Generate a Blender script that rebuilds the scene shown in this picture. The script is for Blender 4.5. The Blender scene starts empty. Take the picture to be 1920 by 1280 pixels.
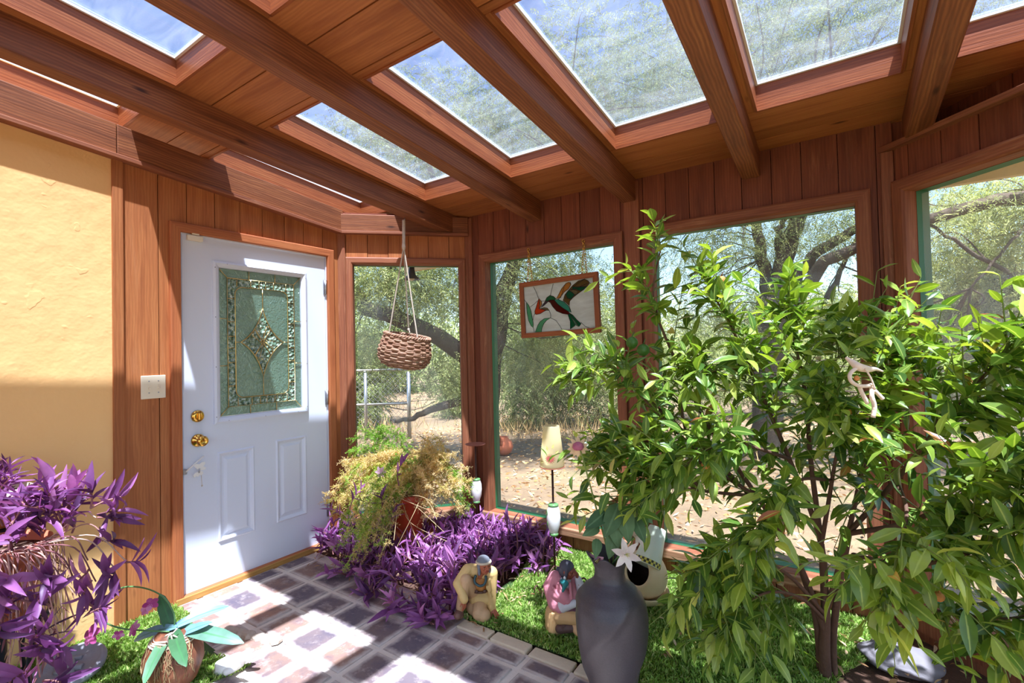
import bpy, bmesh, math, random
import numpy as np
from mathutils import Vector, Matrix, Euler

random.seed(7)
RNG = np.random.default_rng(11)
scene = bpy.context.scene
COL = scene.collection

# ---------------------------------------------------------------- camera model (also used to survey real positions)
F_PX, YAW, PITCH, ROLL, EYE = 902.6, 0.5953, 0.0206, -0.0238, 1.3451


def cam_basis():
    f0 = np.array([-math.sin(YAW), math.cos(YAW), 0.0])
    r0 = np.array([math.cos(YAW), math.sin(YAW), 0.0])
    u0 = np.array([0, 0, 1.0])
    f = math.cos(PITCH) * f0 + math.sin(PITCH) * u0
    u = -math.sin(PITCH) * f0 + math.cos(PITCH) * u0
    r = math.cos(ROLL) * r0 + math.sin(ROLL) * u
    u2 = -math.sin(ROLL) * r0 + math.cos(ROLL) * u
    return r, u2, f


CR, CU, CF = cam_basis()
CC = np.array([0, 0, EYE])


def ray(x, y):
    return CF + (x - 960) / F_PX * CR - (y - 640) / F_PX * CU


def at(x, y, d):
    """world point seen at x, y at distance d along the view axis"""
    return CC + ray(x, y) * d


def on_z(x, y, z=0.0):
    r = ray(x, y)
    return CC + r * ((z - EYE) / r[2])


def on_y(x, y, Y):
    r = ray(x, y)
    return CC + r * (Y / r[1])


def depth_of(p):
    return float((np.asarray(p) - CC) @ CF)


# ---------------------------------------------------------------- plan of the room
XA, YC, YB = -3.055, 2.926, 2.247
XB = XA + YC - YB
XD = 0.245
S2 = math.sqrt(0.5)
LB = (YC - YB) / S2
XE, YE = XD + LB * S2, YC - LB * S2
YBACK = -1.45
SLOPE = 0.098


def wall_map(P0, d, n):
    def f(s, t, z):
        return (P0[0] + d[0] * s + n[0] * t, P0[1] + d[1] * s + n[1] * t, z)
    return f


fA = wall_map((XA, 0), (0, 1), (1, 0))
fB = wall_map((XA, YB), (S2, S2), (S2, -S2))
fC = wall_map((XB, YC), (1, 0), (0, -1))
fD = wall_map((XD, YC), (S2, -S2), (-S2, -S2))
fE = wall_map((XE, YE), (0, -1), (-1, 0))
fF = wall_map((XE, YBACK), (-1, 0), (0, 1))


def roofz(y):
    return 2.404 + SLOPE * (YC - y)


def fR(x, y, h):
    return (x, y, roofz(y) + h)


ID = lambda x, y, z: (x, y, z)


# ---------------------------------------------------------------- mesh builder
class MB:
    def __init__(s):
        s.v, s.f, s.uv, s.mi, s.sm, s.tone = [], [], [], [], [], []

    def face(s, idx, uv=None, mi=0, sm=False, tone=0.5):
        s.f.append(tuple(idx)); s.uv.append(uv or [(0, 0)] * len(idx)); s.mi.append(mi); s.sm.append(sm); s.tone.append(tone)

    def box(s, a, b, f=ID, mi=0, tone=None, axis=None):
        """box between corners a and b in the coordinates of f; grain runs along the longest axis"""
        tone = random.random() if tone is None else tone
        L = [abs(b[i] - a[i]) for i in range(3)]
        ax = L.index(max(L)) if axis is None else axis
        o = random.random() * 40, random.random() * 40
        base = len(s.v); loc = []
        for k in range(8):
            p = tuple((b if (k >> i) & 1 else a)[i] for i in range(3))
            loc.append(p); s.v.append(f(*p))
        for q in ((0, 2, 3, 1), (4, 5, 7, 6), (0, 1, 5, 4), (2, 6, 7, 3), (0, 4, 6, 2), (1, 3, 7, 5)):
            fixed = [i for i in range(3) if len({loc[k][i] for k in q}) == 1]
            fx = fixed[0] if fixed else 0
            oth = [i for i in range(3) if i != fx]
            if ax in oth:
                u = ax; w = [i for i in oth if i != ax][0]
            else:
                u, w = oth
            uv = [(loc[k][u] + o[0], loc[k][w] + o[1] + fx * .37) for k in q]
            s.face([base + k for k in q], uv, mi, False, tone)

    def sweep_rect(s, rect, prof, f, mi=0, tone=None, fill=None):
        """profile of (inset, t) swept with mitres round rect = (s0, z0, s1, z1)"""
        s0, z0, s1, z1 = rect
        base = len(s.v); n = len(prof)
        for (o, t) in prof:
            for (a, b) in ((s0 + o, z0 + o), (s1 - o, z0 + o), (s1 - o, z1 - o), (s0 + o, z1 - o)):
                s.v.append(f(a, t, b))
        for side in range(4):
            tn = random.random() if tone is None else tone
            off = random.random() * 30
            nx = (side + 1) % 4
            ln = (s1 - s0) if side % 2 == 0 else (z1 - z0)
            acc = 0
            for i in range(n - 1):
                w = math.hypot(prof[i + 1][0] - prof[i][0], prof[i + 1][1] - prof[i][1])
                q = (base + i * 4 + side, base + i * 4 + nx, base + (i + 1) * 4 + nx, base + (i + 1) * 4 + side)
                s.face(q, [(off, acc), (off + ln, acc), (off + ln, acc + w), (off, acc + w)], mi, False, tn)
                acc += w
        if fill is not None:
            b = base + (n - 1) * 4
            s.face((b, b + 1, b + 2, b + 3), [(s0, z0), (s1, z0), (s1, z1), (s0, z1)], fill, False, 0.5)

    def tube(s, pts, rad, n=8, mi=0, tone=0.5, cap=True, sm=True, close=False):
        pts = [np.asarray(p, float) for p in pts]
        m = len(pts)
        if not hasattr(rad, '__len__'):
            rad = [rad] * m
        base = len(s.v); prev = None; acc = 0
        for i, p in enumerate(pts):
            if close:
                t = pts[(i + 1) % m] - pts[i - 1]
            else:
                t = pts[min(i + 1, m - 1)] - pts[max(i - 1, 0)]
            t = t / (np.linalg.norm(t) + 1e-9)
            if prev is None:
                a = np.array([0, 0, 1.0]) if abs(t[2]) < .9 else np.array([1.0, 0, 0])
                x = np.cross(t, a)
            else:
                x = prev - t * (prev @ t)
            x /= np.linalg.norm(x) + 1e-9; prev = x
            y = np.cross(t, x)
            for k in range(n):
                an = 2 * math.pi * k / n
                s.v.append(tuple(p + rad[i] * (math.cos(an) * x + math.sin(an) * y)))
        rng = range(m if close else m - 1)
        for i in rng:
            j = (i + 1) % m
            ln = float(np.linalg.norm(pts[j] - pts[i]))
            for k in range(n):
                k2 = (k + 1) % n
                uv = [(acc, k / n), (acc, (k + 1) / n), (acc + ln, (k + 1) / n), (acc + ln, k / n)]
                s.face((base + i * n + k, base + i * n + k2, base + j * n + k2, base + j * n + k), uv, mi, sm, tone)
            acc += ln
        if cap and not close:
            s.face([base + k for k in range(n)][::-1], None, mi, False, tone)
            s.face([base + (m - 1) * n + k for k in range(n)], None, mi, False, tone)

    def lathe(s, prof, c=(0, 0, 0), n=32, mi=0, sm=True, fn=None, tone=0.5, M=None, mis=None):
        """prof: list of (r, z); fn(theta, i, r, z) -> (r, z)"""
        base = len(s.v); m = len(prof)
        for i, (r, z) in enumerate(prof):
            for k in range(n):
                th = 2 * math.pi * k / n
                rr, zz = fn(th, i, r, z) if fn else (r, z)
                p = Vector((rr * math.cos(th), rr * math.sin(th), zz))
                if M is not None:
                    p = M @ p
                s.v.append((p.x + c[0], p.y + c[1], p.z + c[2]))
        for i in range(m - 1):
            for k in range(n):
                k2 = (k + 1) % n
                uv = [(k / n, i / m), ((k + 1) / n, i / m), ((k + 1) / n, (i + 1) / m), (k / n, (i + 1) / m)]
                s.face((base + i * n + k, base + i * n + k2, base + (i + 1) * n + k2, base + (i + 1) * n + k), uv, mis[i] if mis else mi, sm, tone)
        if prof[0][0] > 1e-4:
            s.face([base + k for k in range(n)][::-1], None, mis[0] if mis else mi, False, tone)
        if prof[-1][0] > 1e-4:
            s.face([base + (m - 1) * n + k for k in range(n)], None, mis[-1] if mis else mi, False, tone)

    def poly(s, pts, f, t0, t1, mi=0, tone=0.5):
        """flat polygon pts (a, b) with thickness t0..t1 in map f(a, t, b)"""
        n = len(pts); base = len(s.v)
        for t in (t0, t1):
            for (a, b) in pts:
                s.v.append(f(a, t, b))
        s.face([base + k for k in range(n)], [(a, b) for a, b in pts], mi, False, tone)
        s.face([base + n + k for k in range(n)][::-1], [(a, b) for a, b in pts][::-1], mi, False, tone)
        for k in range(n):
            k2 = (k + 1) % n
            s.face((base + k2, base + k, base + n + k, base + n + k2), None, mi, False, tone)

    def build(s, name, mats, parent=None, origin=None, bevel=0, smooth_angle=None):
        if not isinstance(mats, (list, tuple)):
            mats = [mats]
        off = origin if origin is not None else root_loc(parent)
        me = bpy.data.meshes.new(name)
        V = np.asarray(s.v, float) - np.asarray(off)
        me.from_pydata([tuple(p) for p in V], [], s.f)
        for m in mats:
            me.materials.append(m)
        me.polygons.foreach_set('material_index', s.mi)
        me.polygons.foreach_set('use_smooth', s.sm)
        ul = me.uv_layers.new(name='UVMap')
        ul.data.foreach_set('uv', [c for fc in s.uv for p in fc for c in p])
        at_ = me.attributes.new('tone', 'FLOAT', 'FACE')
        at_.data.foreach_set('value', s.tone)
        me.update()
        return link(name, me, parent, off, bevel)


def root_loc(o):
    p = np.zeros(3)
    while o is not None:
        p = p + np.array(o.location); o = o.parent
    return p


def link(name, me, parent, off, bevel=0):
    o = bpy.data.objects.new(name, me)
    COL.objects.link(o)
    if parent is not None:
        o.parent = parent
    else:
        o.location = off
    if bevel:
        b = o.modifiers.new('b', 'BEVEL'); b.width = bevel; b.segments = 2; b.limit_method = 'ANGLE'; b.angle_limit = 0.6
    return o


def np_mesh(name, V, F, mats, parent=None, origin=None, tone=None, uv=None, mi=None, smooth=True):
    """fast mesh from arrays, F is (M, k)"""
    off = np.asarray(origin) if origin is not None else root_loc(parent)
    V = np.asarray(V, np.float32) - off.astype(np.float32); F = np.asarray(F, np.int32)
    me = bpy.data.meshes.new(name)
    M, k = F.shape
    me.vertices.add(len(V)); me.vertices.foreach_set('co', V.ravel())
    me.loops.add(M * k); me.loops.foreach_set('vertex_index', F.ravel())
    me.polygons.add(M); me.polygons.foreach_set('loop_start', np.arange(M, dtype=np.int32) * k)
    for m in (mats if isinstance(mats, (list, tuple)) else [mats]):
        me.materials.append(m)
    me.update(calc_edges=True)
    if smooth:
        me.polygons.foreach_set('use_smooth', np.ones(M, bool))
    if mi is not None:
        me.polygons.foreach_set('material_index', np.asarray(mi, np.int32))
    if uv is not None:
        ul = me.uv_layers.new(name='UVMap'); ul.data.foreach_set('uv', np.asarray(uv, np.float32).ravel())
    if tone is not None:
        a = me.attributes.new('tone', 'FLOAT', 'FACE'); a.data.foreach_set('value', np.asarray(tone, np.float32))
    me.update()
    return link(name, me, parent, off)


def tag(o, label, cat, group=None, kind=None):
    if label: o['label'] = label
    if cat: o['category'] = cat
    if group: o['group'] = group
    if kind: o['kind'] = kind
    return o


def struct(o, label=None):
    o['kind'] = 'structure'
    if label: o['label'] = label
    return o


def thing(name, label, cat, loc, group=None):
    o = bpy.data.objects.new(name, None); COL.objects.link(o)
    o.location = [float(c) for c in loc]; o.empty_display_size = .1
    return tag(o, label, cat, group)


def curve(pts, n=24):
    """Catmull-Rom through pts"""
    P = [np.asarray(p, float) for p in pts]
    P = [2 * P[0] - P[1]] + P + [2 * P[-1] - P[-2]]
    out = []; m = len(P) - 3
    per = max(2, n // m)
    for i in range(m):
        a, b, c, d = P[i:i + 4]
        for k in range(per):
            t = k / per
            out.append(.5 * (2 * b + (c - a) * t + (2 * a - 5 * b + 4 * c - d) * t * t + (3 * b - a - 3 * c + d) * t ** 3))
    out.append(P[-2])
    return out


# ---------------------------------------------------------------- leaves in bulk
def nrm(a):
    return a / (np.linalg.norm(a, axis=-1, keepdims=True) + 1e-9)


def leaf_batch(pos, dirs, ups, L, W, curl, fold, prof=None, base=0.0):
    """each leaf is a folded, curled blade of 3 x 6 vertices; returns V, F, uv, n_faces_per_leaf"""
    N = len(pos)
    if prof is None:
        prof = [(0, .08), (.14, .55), (.36, 1.0), (.62, .9), (.85, .45), (1.0, .02)]
    T = np.array([p[0] for p in prof]); Wd = np.array([p[1] for p in prof]); m = len(T)
    d = nrm(dirs); s = nrm(np.cross(d, ups)); u = np.cross(s, d)
    L = np.broadcast_to(np.asarray(L, float), (N,)); W = np.broadcast_to(np.asarray(W, float), (N,))
    curl = np.broadcast_to(np.asarray(curl, float), (N,)); fold = np.broadcast_to(np.asarray(fold, float), (N,))
    V = np.zeros((N, m, 3, 3))
    for j, sd in enumerate((-1, 0, 1)):
        hw = (W[:, None] * Wd[None] * .5)
        ang = curl[:, None] * T[None]
        along = np.where(np.abs(curl[:, None]) > 1e-3, np.sin(ang) / (curl[:, None] + 1e-9), T[None]) * L[:, None]
        drop = np.where(np.abs(curl[:, None]) > 1e-3, (1 - np.cos(ang)) / (curl[:, None] + 1e-9), 0) * L[:, None]
        V[:, :, j] = (pos[:, None] + d[:, None] * along[..., None] - u[:, None] * drop[..., None]
                      + s[:, None] * (sd * hw * np.cos(fold)[:, None])[..., None]
                      + u[:, None] * (abs(sd) * hw * np.sin(fold)[:, None])[..., None])
    V = V.reshape(-1, 3)
    q = []; uvq = []
    for i in range(m - 1):
        for j in range(2):
            q.append((i * 3 + j, i * 3 + j + 1, (i + 1) * 3 + j + 1, (i + 1) * 3 + j))
            uvq.append([(j / 2, T[i]), ((j + 1) / 2, T[i]), ((j + 1) / 2, T[i + 1]), (j / 2, T[i + 1])])
    q = np.array(q); F = (np.arange(N)[:, None, None] * (m * 3) + q[None]).reshape(-1, 4)
    uv = np.tile(np.array(uvq).reshape(1, -1), (N, 1)).ravel()
    return V, F, uv, len(q)


def needle_batch(pos, dirs, L, W):
    """thin flat diamonds"""
    N = len(pos)
    d = nrm(dirs); r = nrm(RNG.normal(size=(N, 3))); s = nrm(np.cross(d, r))
    L = np.broadcast_to(np.asarray(L, float), (N,))[:, None]; W = np.broadcast_to(np.asarray(W, float), (N,))[:, None]
    V = np.stack([pos, pos + d * L * .45 + s * W * .5, pos + d * L, pos + d * L * .45 - s * W * .5], 1).reshape(-1, 3)
    F = np.arange(N * 4).reshape(-1, 4)
    return V, F


def frame_of(fwd, up=(0, 0, 1)):
    """columns right, forward, up"""
    f = nrm(np.array(fwd, float)); r = nrm(np.cross(f, up)); u = np.cross(r, f)
    return np.array([r, f, u]).T


def dirv(x, y, z):
    """direction given as picture right, picture up, towards the viewer"""
    return x * CR + y * CU - z * CF


# ---------------------------------------------------------------- materials
def lin(r, g, b):
    return tuple(((c / 255) / 12.92 if c / 255 <= .04045 else ((c / 255 + .055) / 1.055) ** 2.4) for c in (r, g, b)) + (1.0,)


class NT:
    def __init__(s, name):
        s.m = bpy.data.materials.new(name); s.m.use_nodes = True
        s.t = s.m.node_tree; s.t.nodes.clear()
        s.out = s.t.nodes.new('ShaderNodeOutputMaterial')

    def n(s, typ, **kw):
        nd = s.t.nodes.new('ShaderNode' + typ)
        for k, v in kw.items():
            if k.startswith('i_'):
                key = k[2:]; key = int(key) if key.isdigit() else key.replace('_', ' ')
                s.put(nd.inputs[key], v)
            else:
                setattr(nd, k, v)
        return nd

    def put(s, sock, v):
        if hasattr(v, 'is_output'):
            s.t.links.new(v, sock)
        else:
            sock.default_value = v

    def mix(s, fac, a, b, typ='MIX'):
        nd = s.t.nodes.new('ShaderNodeMix'); nd.data_type = 'RGBA'; nd.blend_type = typ
        s.put(nd.inputs[0], fac); s.put(nd.inputs[6], a); s.put(nd.inputs[7], b)
        return nd.outputs[2]

    def math(s, op, a, b=0.0, c=0.0, clamp=False):
        nd = s.t.nodes.new('ShaderNodeMath'); nd.operation = op; nd.use_clamp = clamp
        s.put(nd.inputs[0], a); s.put(nd.inputs[1], b); s.put(nd.inputs[2], c)
        return nd.outputs[0]

    def ramp(s, fac, stops):
        nd = s.t.nodes.new('ShaderNodeValToRGB'); e = nd.color_ramp.elements
        while len(e) < len(stops):
            e.new(.5)
        for k, (p, c) in enumerate(stops):
            e[k].position = p; e[k].color = c if len(c) == 4 else tuple(c) + (1,)
        s.put(nd.inputs[0], fac)
        return nd.outputs[0]

    def coord(s, kind='Object', scale=(1, 1, 1), rot=(0, 0, 0)):
        tc = s.t.nodes.new('ShaderNodeTexCoord'); mp = s.t.nodes.new('ShaderNodeMapping')
        mp.inputs['Scale'].default_value = scale; mp.inputs['Rotation'].default_value = rot
        s.t.links.new(tc.outputs[kind], mp.inputs[0])
        return mp.outputs[0]

    def noise(s, vec, scale, detail=3, rough=.55, dist=0.0, color=False):
        nd = s.n('TexNoise', i_Scale=scale, i_Detail=detail, i_Roughness=rough, i_Distortion=dist)
        s.t.links.new(vec, nd.inputs['Vector'])
        return nd.outputs[1 if color else 0]

    def tone(s):
        nd = s.n('Attribute', attribute_name='tone'); return nd.outputs['Fac']

    def bump(s, h, strength=.2, dist=.01):
        nd = s.n('Bump', i_Strength=strength, i_Distance=dist); s.put(nd.inputs['Height'], h)
        return nd.outputs[0]

    def principled(s, color, rough=.5, normal=None, **kw):
        b = s.n('BsdfPrincipled'); s.put(b.inputs['Base Color'], color); s.put(b.inputs['Roughness'], rough)
        if normal is not None: s.put(b.inputs['Normal'], normal)
        for k, v in kw.items():
            s.put(b.inputs[k.replace('_', ' ')], v)
        s.t.links.new(b.outputs[0], s.out.inputs[0])
        return b

    def shader(s, sock):
        s.t.links.new(sock, s.out.inputs[0]); return s.m

    def mixs(s, fac, a, b):
        nd = s.t.nodes.new('ShaderNodeMixShader'); s.put(nd.inputs[0], fac)
        s.t.links.new(a, nd.inputs[1]); s.t.links.new(b, nd.inputs[2]); return nd.outputs[0]


def wood(name, base, dark, light, wear=0.0, rough=.55, spread=.5, grain=1.0):
    t = NT(name)
    base, dark, light = [(q[0] * 1.04, q[1] * .98, q[2] * .80, 1) for q in (base, dark, light)]
    uv = t.coord('UV')
    def sc(a, b):
        mp = t.n('Mapping'); mp.inputs['Scale'].default_value = (a, b, 1); t.t.links.new(uv, mp.inputs[0]); return mp.outputs[0]
    g1 = t.noise(sc(1.6, 22), 1.0, 4, .6, .8)
    g2 = t.noise(sc(5, 130), 1.0, 3, .6)
    wv = t.n('TexWave', wave_type='BANDS', bands_direction='Y', i_Scale=5.0, i_Distortion=7.0, i_Detail=3.0, i_Detail_Scale=.9)
    t.t.links.new(sc(1.0, 4.5), wv.inputs['Vector'])
    c = t.ramp(g1, [(.25, dark), (.5, base), (.8, light)])
    c = t.mix(t.math('MULTIPLY', wv.outputs[1], .36 * grain), c, dark, 'MIX')
    c = t.mix(t.math('MULTIPLY', g2, .45), c, dark, 'MIX')
    # knots
    kn = t.n('TexVoronoi', feature='F1', i_Scale=1.0); t.t.links.new(sc(2.3, 7.5), kn.inputs['Vector'])
    c = t.mix(t.ramp(kn.outputs[0], [(.03, (1, 1, 1)), (.10, (0, 0, 0))]), c, tuple(x * .45 for x in dark[:3]) + (1,))
    tn = t.tone()
    c = t.mix(1.0, c, t.ramp(tn, [(0, (1 - spread, 1 - spread, 1 - spread)), (1, (1 + spread * .7,) * 3)]), 'MULTIPLY')
    if wear:
        w = t.noise(sc(2.5, 30), 1.0, 5, .7, 1.0)
        w2 = t.noise(t.coord('Object'), 3.0, 3, .6)
        w = t.math('MULTIPLY', t.ramp(w, [(.55, (0, 0, 0)), (.7, (1, 1, 1))]), t.ramp(w2, [(.4, (0, 0, 0)), (.7, (1, 1, 1))]))
        c = t.mix(t.math('MULTIPLY', w, wear), c, lin(214, 160, 116))
    h = t.math('ADD', g2, t.math('MULTIPLY', g1, 1.5))
    t.principled(c, rough, t.bump(h, .25, .004), Specular_IOR_Level=.3)
    return t.m


def plain(name, col, rough=.5, metal=0.0, var=0.0, vscale=20, bump=0.0, bscale=60, spec=.4, coat=0.0, var2=None):
    t = NT(name)
    oc = t.coord('Object')
    c = col
    if var:
        c = t.mix(t.noise(oc, vscale, 4, .6), tuple(x * (1 - var) for x in col[:3]) + (1,), var2 or tuple(min(1, x * (1 + var)) for x in col[:3]) + (1,))
    nm = t.bump(t.noise(oc, bscale, 3), bump, .01) if bump else None
    t.principled(c, rough, nm, Metallic=metal, Specular_IOR_Level=spec, Coat_Weight=coat)
    return t.m


M = {}
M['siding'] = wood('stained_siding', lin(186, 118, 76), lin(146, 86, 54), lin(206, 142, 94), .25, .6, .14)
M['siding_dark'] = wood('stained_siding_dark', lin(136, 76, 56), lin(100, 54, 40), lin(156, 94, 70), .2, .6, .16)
M['rafter'] = wood('rafter_wood', lin(150, 92, 62), lin(98, 56, 38), lin(178, 118, 78), .2, .55, .08, 1.7)
M['ceiling'] = wood('ceiling_board_wood', lin(182, 116, 70), lin(146, 84, 50), lin(200, 134, 84), .0, .55, .12)
M['curb'] = wood('skylight_curb_wood', lin(166, 96, 60), lin(122, 66, 42), lin(186, 120, 78), .0, .42, .08, 1.5)
M['casing'] = wood('window_casing_wood', lin(156, 96, 72), lin(114, 66, 50), lin(180, 122, 94), .55, .6, .1)
M['door_casing'] = wood('door_casing_wood', lin(182, 110, 72), lin(146, 82, 54), lin(204, 136, 92), .35, .6, .06)
M['sill'] = wood('weathered_sill_wood', lin(170, 128, 104), lin(120, 80, 62), lin(214, 180, 154), .6, .7, .1)
M['green'] = plain('green_exterior_paint', lin(40, 102, 62), .5, var=.12)
M['soffit'] = plain('cream_soffit_paint', lin(214, 196, 150), .6)
M['white_door'] = plain('white_door_paint', lin(222, 227, 240), .38, var=.02, vscale=3)
M['white'] = plain('white_plastic', lin(238, 234, 226), .4)
M['almond'] = plain('almond_plastic', lin(236, 222, 196), .4)
M['brass'] = plain('polished_brass', lin(226, 176, 86), .16, 1.0)
M['came'] = plain('brass_came', lin(206, 176, 112), .28, 1.0)
M['steel'] = plain('brushed_steel', lin(176, 176, 180), .35, 1.0)
M['iron'] = plain('rusty_iron_rod', lin(84, 54, 44), .6, .3, var=.3, vscale=60)
M['rust_plate'] = plain('rust_red_plate', lin(156, 92, 74), .6, .0, var=.2, vscale=40)
M['black_iron'] = plain('black_iron', lin(40, 38, 44), .4, .5)
M['oak'] = wood('oak_threshold', lin(196, 152, 92), lin(160, 116, 66), lin(220, 180, 120), .2, .5, .05)
M['terracotta'] = plain('terracotta', lin(196, 108, 76), .7, var=.16, vscale=14, bump=.1)
M['terracotta_red'] = plain('glossy_red_plastic_pot', lin(186, 74, 44), .35, var=.08, vscale=8)
M['rope'] = plain('cotton_rope', lin(206, 190, 170), .9, var=.2, vscale=90, bump=.3, bscale=300)
M['bark'] = plain('mesquite_bark', lin(66, 56, 51), .9, var=.5, vscale=14, bump=.8, bscale=40)
M['twig'] = plain('grey_twig', lin(84, 72, 60), .9, var=.3, vscale=30)
M['citrus_bark'] = plain('citrus_bark', lin(104, 74, 58), .8, var=.35, vscale=30, bump=.4)
M['citrus_twig'] = plain('green_citrus_twig', lin(120, 132, 62), .6, var=.3, vscale=30)
M['soil'] = plain('dark_garden_soil', lin(92, 66, 52), .95, var=.5, vscale=40, bump=.8, bscale=80)
M['rock'] = plain('grey_rock', lin(126, 120, 122), .85, var=.25, vscale=14, bump=.4, bscale=30)
M['stone_dish'] = plain('grey_cast_stone', lin(150, 146, 152), .85, var=.18, vscale=25, bump=.3, bscale=60)
M['edging'] = plain('pale_flagstone', lin(214, 196, 168), .85, var=.16, vscale=12, bump=.3, bscale=40)
M['concrete'] = plain('old_concrete_lump', lin(186, 168, 150), .9, var=.25, vscale=20, bump=.6, bscale=40)
M['white_ceramic'] = plain('white_glazed_ceramic', lin(240, 236, 230), .3, var=.03)
M['cream_ceramic'] = plain('cream_ceramic', lin(214, 190, 148), .4, var=.12, vscale=10)
M['vase'] = plain('dark_speckled_ceramic', lin(62, 56, 60), .46, var=.4, vscale=160, bump=.12, bscale=220, spec=.6)
M['dark_hole'] = plain('dark_pot_inside', lin(70, 44, 32), .95, var=.5, vscale=60, bump=.6)  # dark mottled brown over the whole inner face of the gourd pot
M['ground'] = None


def leaf_mat(name, stops, trans=.35, rough=.35, midrib=None, spec=.45, tcol=(1.25, 1.2, .7), blotch=None, coat=.0):
    t = NT(name)
    tn = t.tone()
    c = t.ramp(tn, stops)
    oc = t.coord('Object')
    c = t.mix(1.0, c, t.ramp(t.noise(oc, 14, 3), [(.3, (.75, .75, .75)), (.7, (1.2, 1.2, 1.2))]), 'MULTIPLY')
    if blotch:
        c = t.mix(t.ramp(t.noise(oc, 9, 2), [(.66, (0, 0, 0)), (.74, (1, 1, 1))]), c, blotch)
    if midrib:
        uvn = t.n('TexCoord'); sx = t.n('SeparateXYZ'); t.t.links.new(uvn.outputs['UV'], sx.inputs[0])
        d = t.math('ABSOLUTE', t.math('SUBTRACT', sx.outputs[0], .5))
        c = t.mix(t.ramp(d, [(.03, (.7, .7, .7)), (.08, (0, 0, 0))]), c, midrib)
    b = t.n('BsdfPrincipled'); t.put(b.inputs['Base Color'], c); b.inputs['Roughness'].default_value = rough
    b.inputs['Specular IOR Level'].default_value = spec; b.inputs['Coat Weight'].default_value = coat; b.inputs['Coat Roughness'].default_value = .2
    tr = t.n('BsdfTranslucent'); t.put(tr.inputs['Color'], t.mix(1.0, c, tcol + (1,), 'MULTIPLY'))
    t.shader(t.mixs(trans, b.outputs[0], tr.outputs[0]))
    return t.m


M['citrus_leaf'] = leaf_mat('citrus_leaf', [(0, lin(54, 86, 40)), (.3, lin(96, 130, 52)), (.55, lin(150, 172, 68)), (.86, lin(214, 214, 116)), (.93, lin(206, 190, 110)), (.97, lin(186, 122, 66)), (1, lin(150, 84, 48))],
                            .34, .3, lin(190, 206, 110), .5, (1.5, 1.5, .5), None, .15)
M['purple_leaf'] = leaf_mat('purple_heart_leaf', [(0, lin(88, 50, 90)), (.4, lin(132, 76, 130)), (.7, lin(176, 112, 166)), (.9, lin(212, 148, 194)), (.97, lin(212, 164, 164)), (1, lin(170, 120, 96))],
                            .28, .45, None, .4, (1.3, .85, 1.2))
M['dry_stem'] = leaf_mat('dry_purple_stem', [(0, lin(120, 70, 78)), (.5, lin(176, 118, 112)), (1, lin(222, 184, 164))], .1, .8)
M['fern'] = leaf_mat('asparagus_fern_needle', [(0, lin(96, 142, 50)), (.3, lin(146, 184, 70)), (.5, lin(196, 192, 104)), (.7, lin(222, 192, 128)), (1, lin(234, 210, 164))], .35, .6, None, .2, (1.3, 1.3, .7))
M['mesquite'] = leaf_mat('mesquite_leaf', [(0, lin(82, 96, 64)), (.5, lin(130, 142, 98)), (1, lin(192, 194, 146))], .4, .6, None, .2, (1.3, 1.35, .8))
M['turf'] = leaf_mat('artificial_turf_blade', [(0, lin(104, 140, 54)), (.5, lin(152, 188, 84)), (.85, lin(190, 210, 122)), (1, lin(214, 208, 146))], .25, .5, None, .3, (1.2, 1.3, .6))
M['dead_leaf'] = leaf_mat('dead_leaf', [(0, lin(140, 98, 64)), (.5, lin(196, 154, 108)), (1, lin(226, 196, 156))], .15, .8, None, .2, (1.2, 1.0, .7))
M['straw'] = leaf_mat('dry_straw', [(0, lin(138, 112, 78)), (1, lin(204, 178, 132))], .1, .8, None, .2)
M['orchid_leaf'] = leaf_mat('orchid_leaf', [(0, lin(62, 108, 66)), (.5, lin(98, 138, 106)), (1, lin(124, 164, 190))], .12, .35, lin(70, 128, 76), .5, (1, 1, .9))
M['vase_leaf'] = leaf_mat('silk_leaf', [(0, lin(52, 84, 50)), (1, lin(96, 124, 82))], .15, .6, lin(100, 130, 90), .3)
M['orchid_petal'] = leaf_mat('orchid_petal', [(0, lin(186, 66, 136)), (.5, lin(212, 104, 164)), (1, lin(236, 168, 204))], .3, .5, None, .3, (1.2, 1, 1.1))
M['lily_petal'] = leaf_mat('lily_petal', [(0, lin(232, 214, 204)), (1, lin(250, 240, 230))], .3, .5, None, .3, (1.1, 1.0, .95))
M['pink_petal'] = leaf_mat('pale_pink_petal', [(0, lin(232, 170, 200)), (1, lin(250, 220, 235))], .3, .5, None, .3, (1.1, 1.0, 1.0))


def stucco():
    t = NT('yellow_stucco'); oc = t.coord('Object')
    n1 = t.noise(oc, 2.2, 5, .6); n2 = t.noise(oc, 28, 4, .6)
    c = t.mix(n1, lin(246, 192, 124), lin(250, 204, 142))
    v = t.n('TexVoronoi', i_Scale=3.3); t.t.links.new(t.noise(oc, 2.0, 3, .6, 0, True), v.inputs['Vector'])
    crk = t.n('TexVoronoi', feature='DISTANCE_TO_EDGE', i_Scale=4.2); t.t.links.new(t.coord('Object', (1, 1.4, 2.4)), crk.inputs['Vector'])
    h = t.math('ADD', t.math('MULTIPLY', n1, 2.0), t.math('MULTIPLY', n2, .18))
    h = t.math('ADD', h, t.math('MULTIPLY', t.ramp(t.noise(oc, 11, 2), [(.68, (0, 0, 0)), (.71, (1, 1, 1))]), .12))
    t.principled(c, .8, t.bump(h, .35, .02), Specular_IOR_Level=.25)
    return t.m


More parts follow.
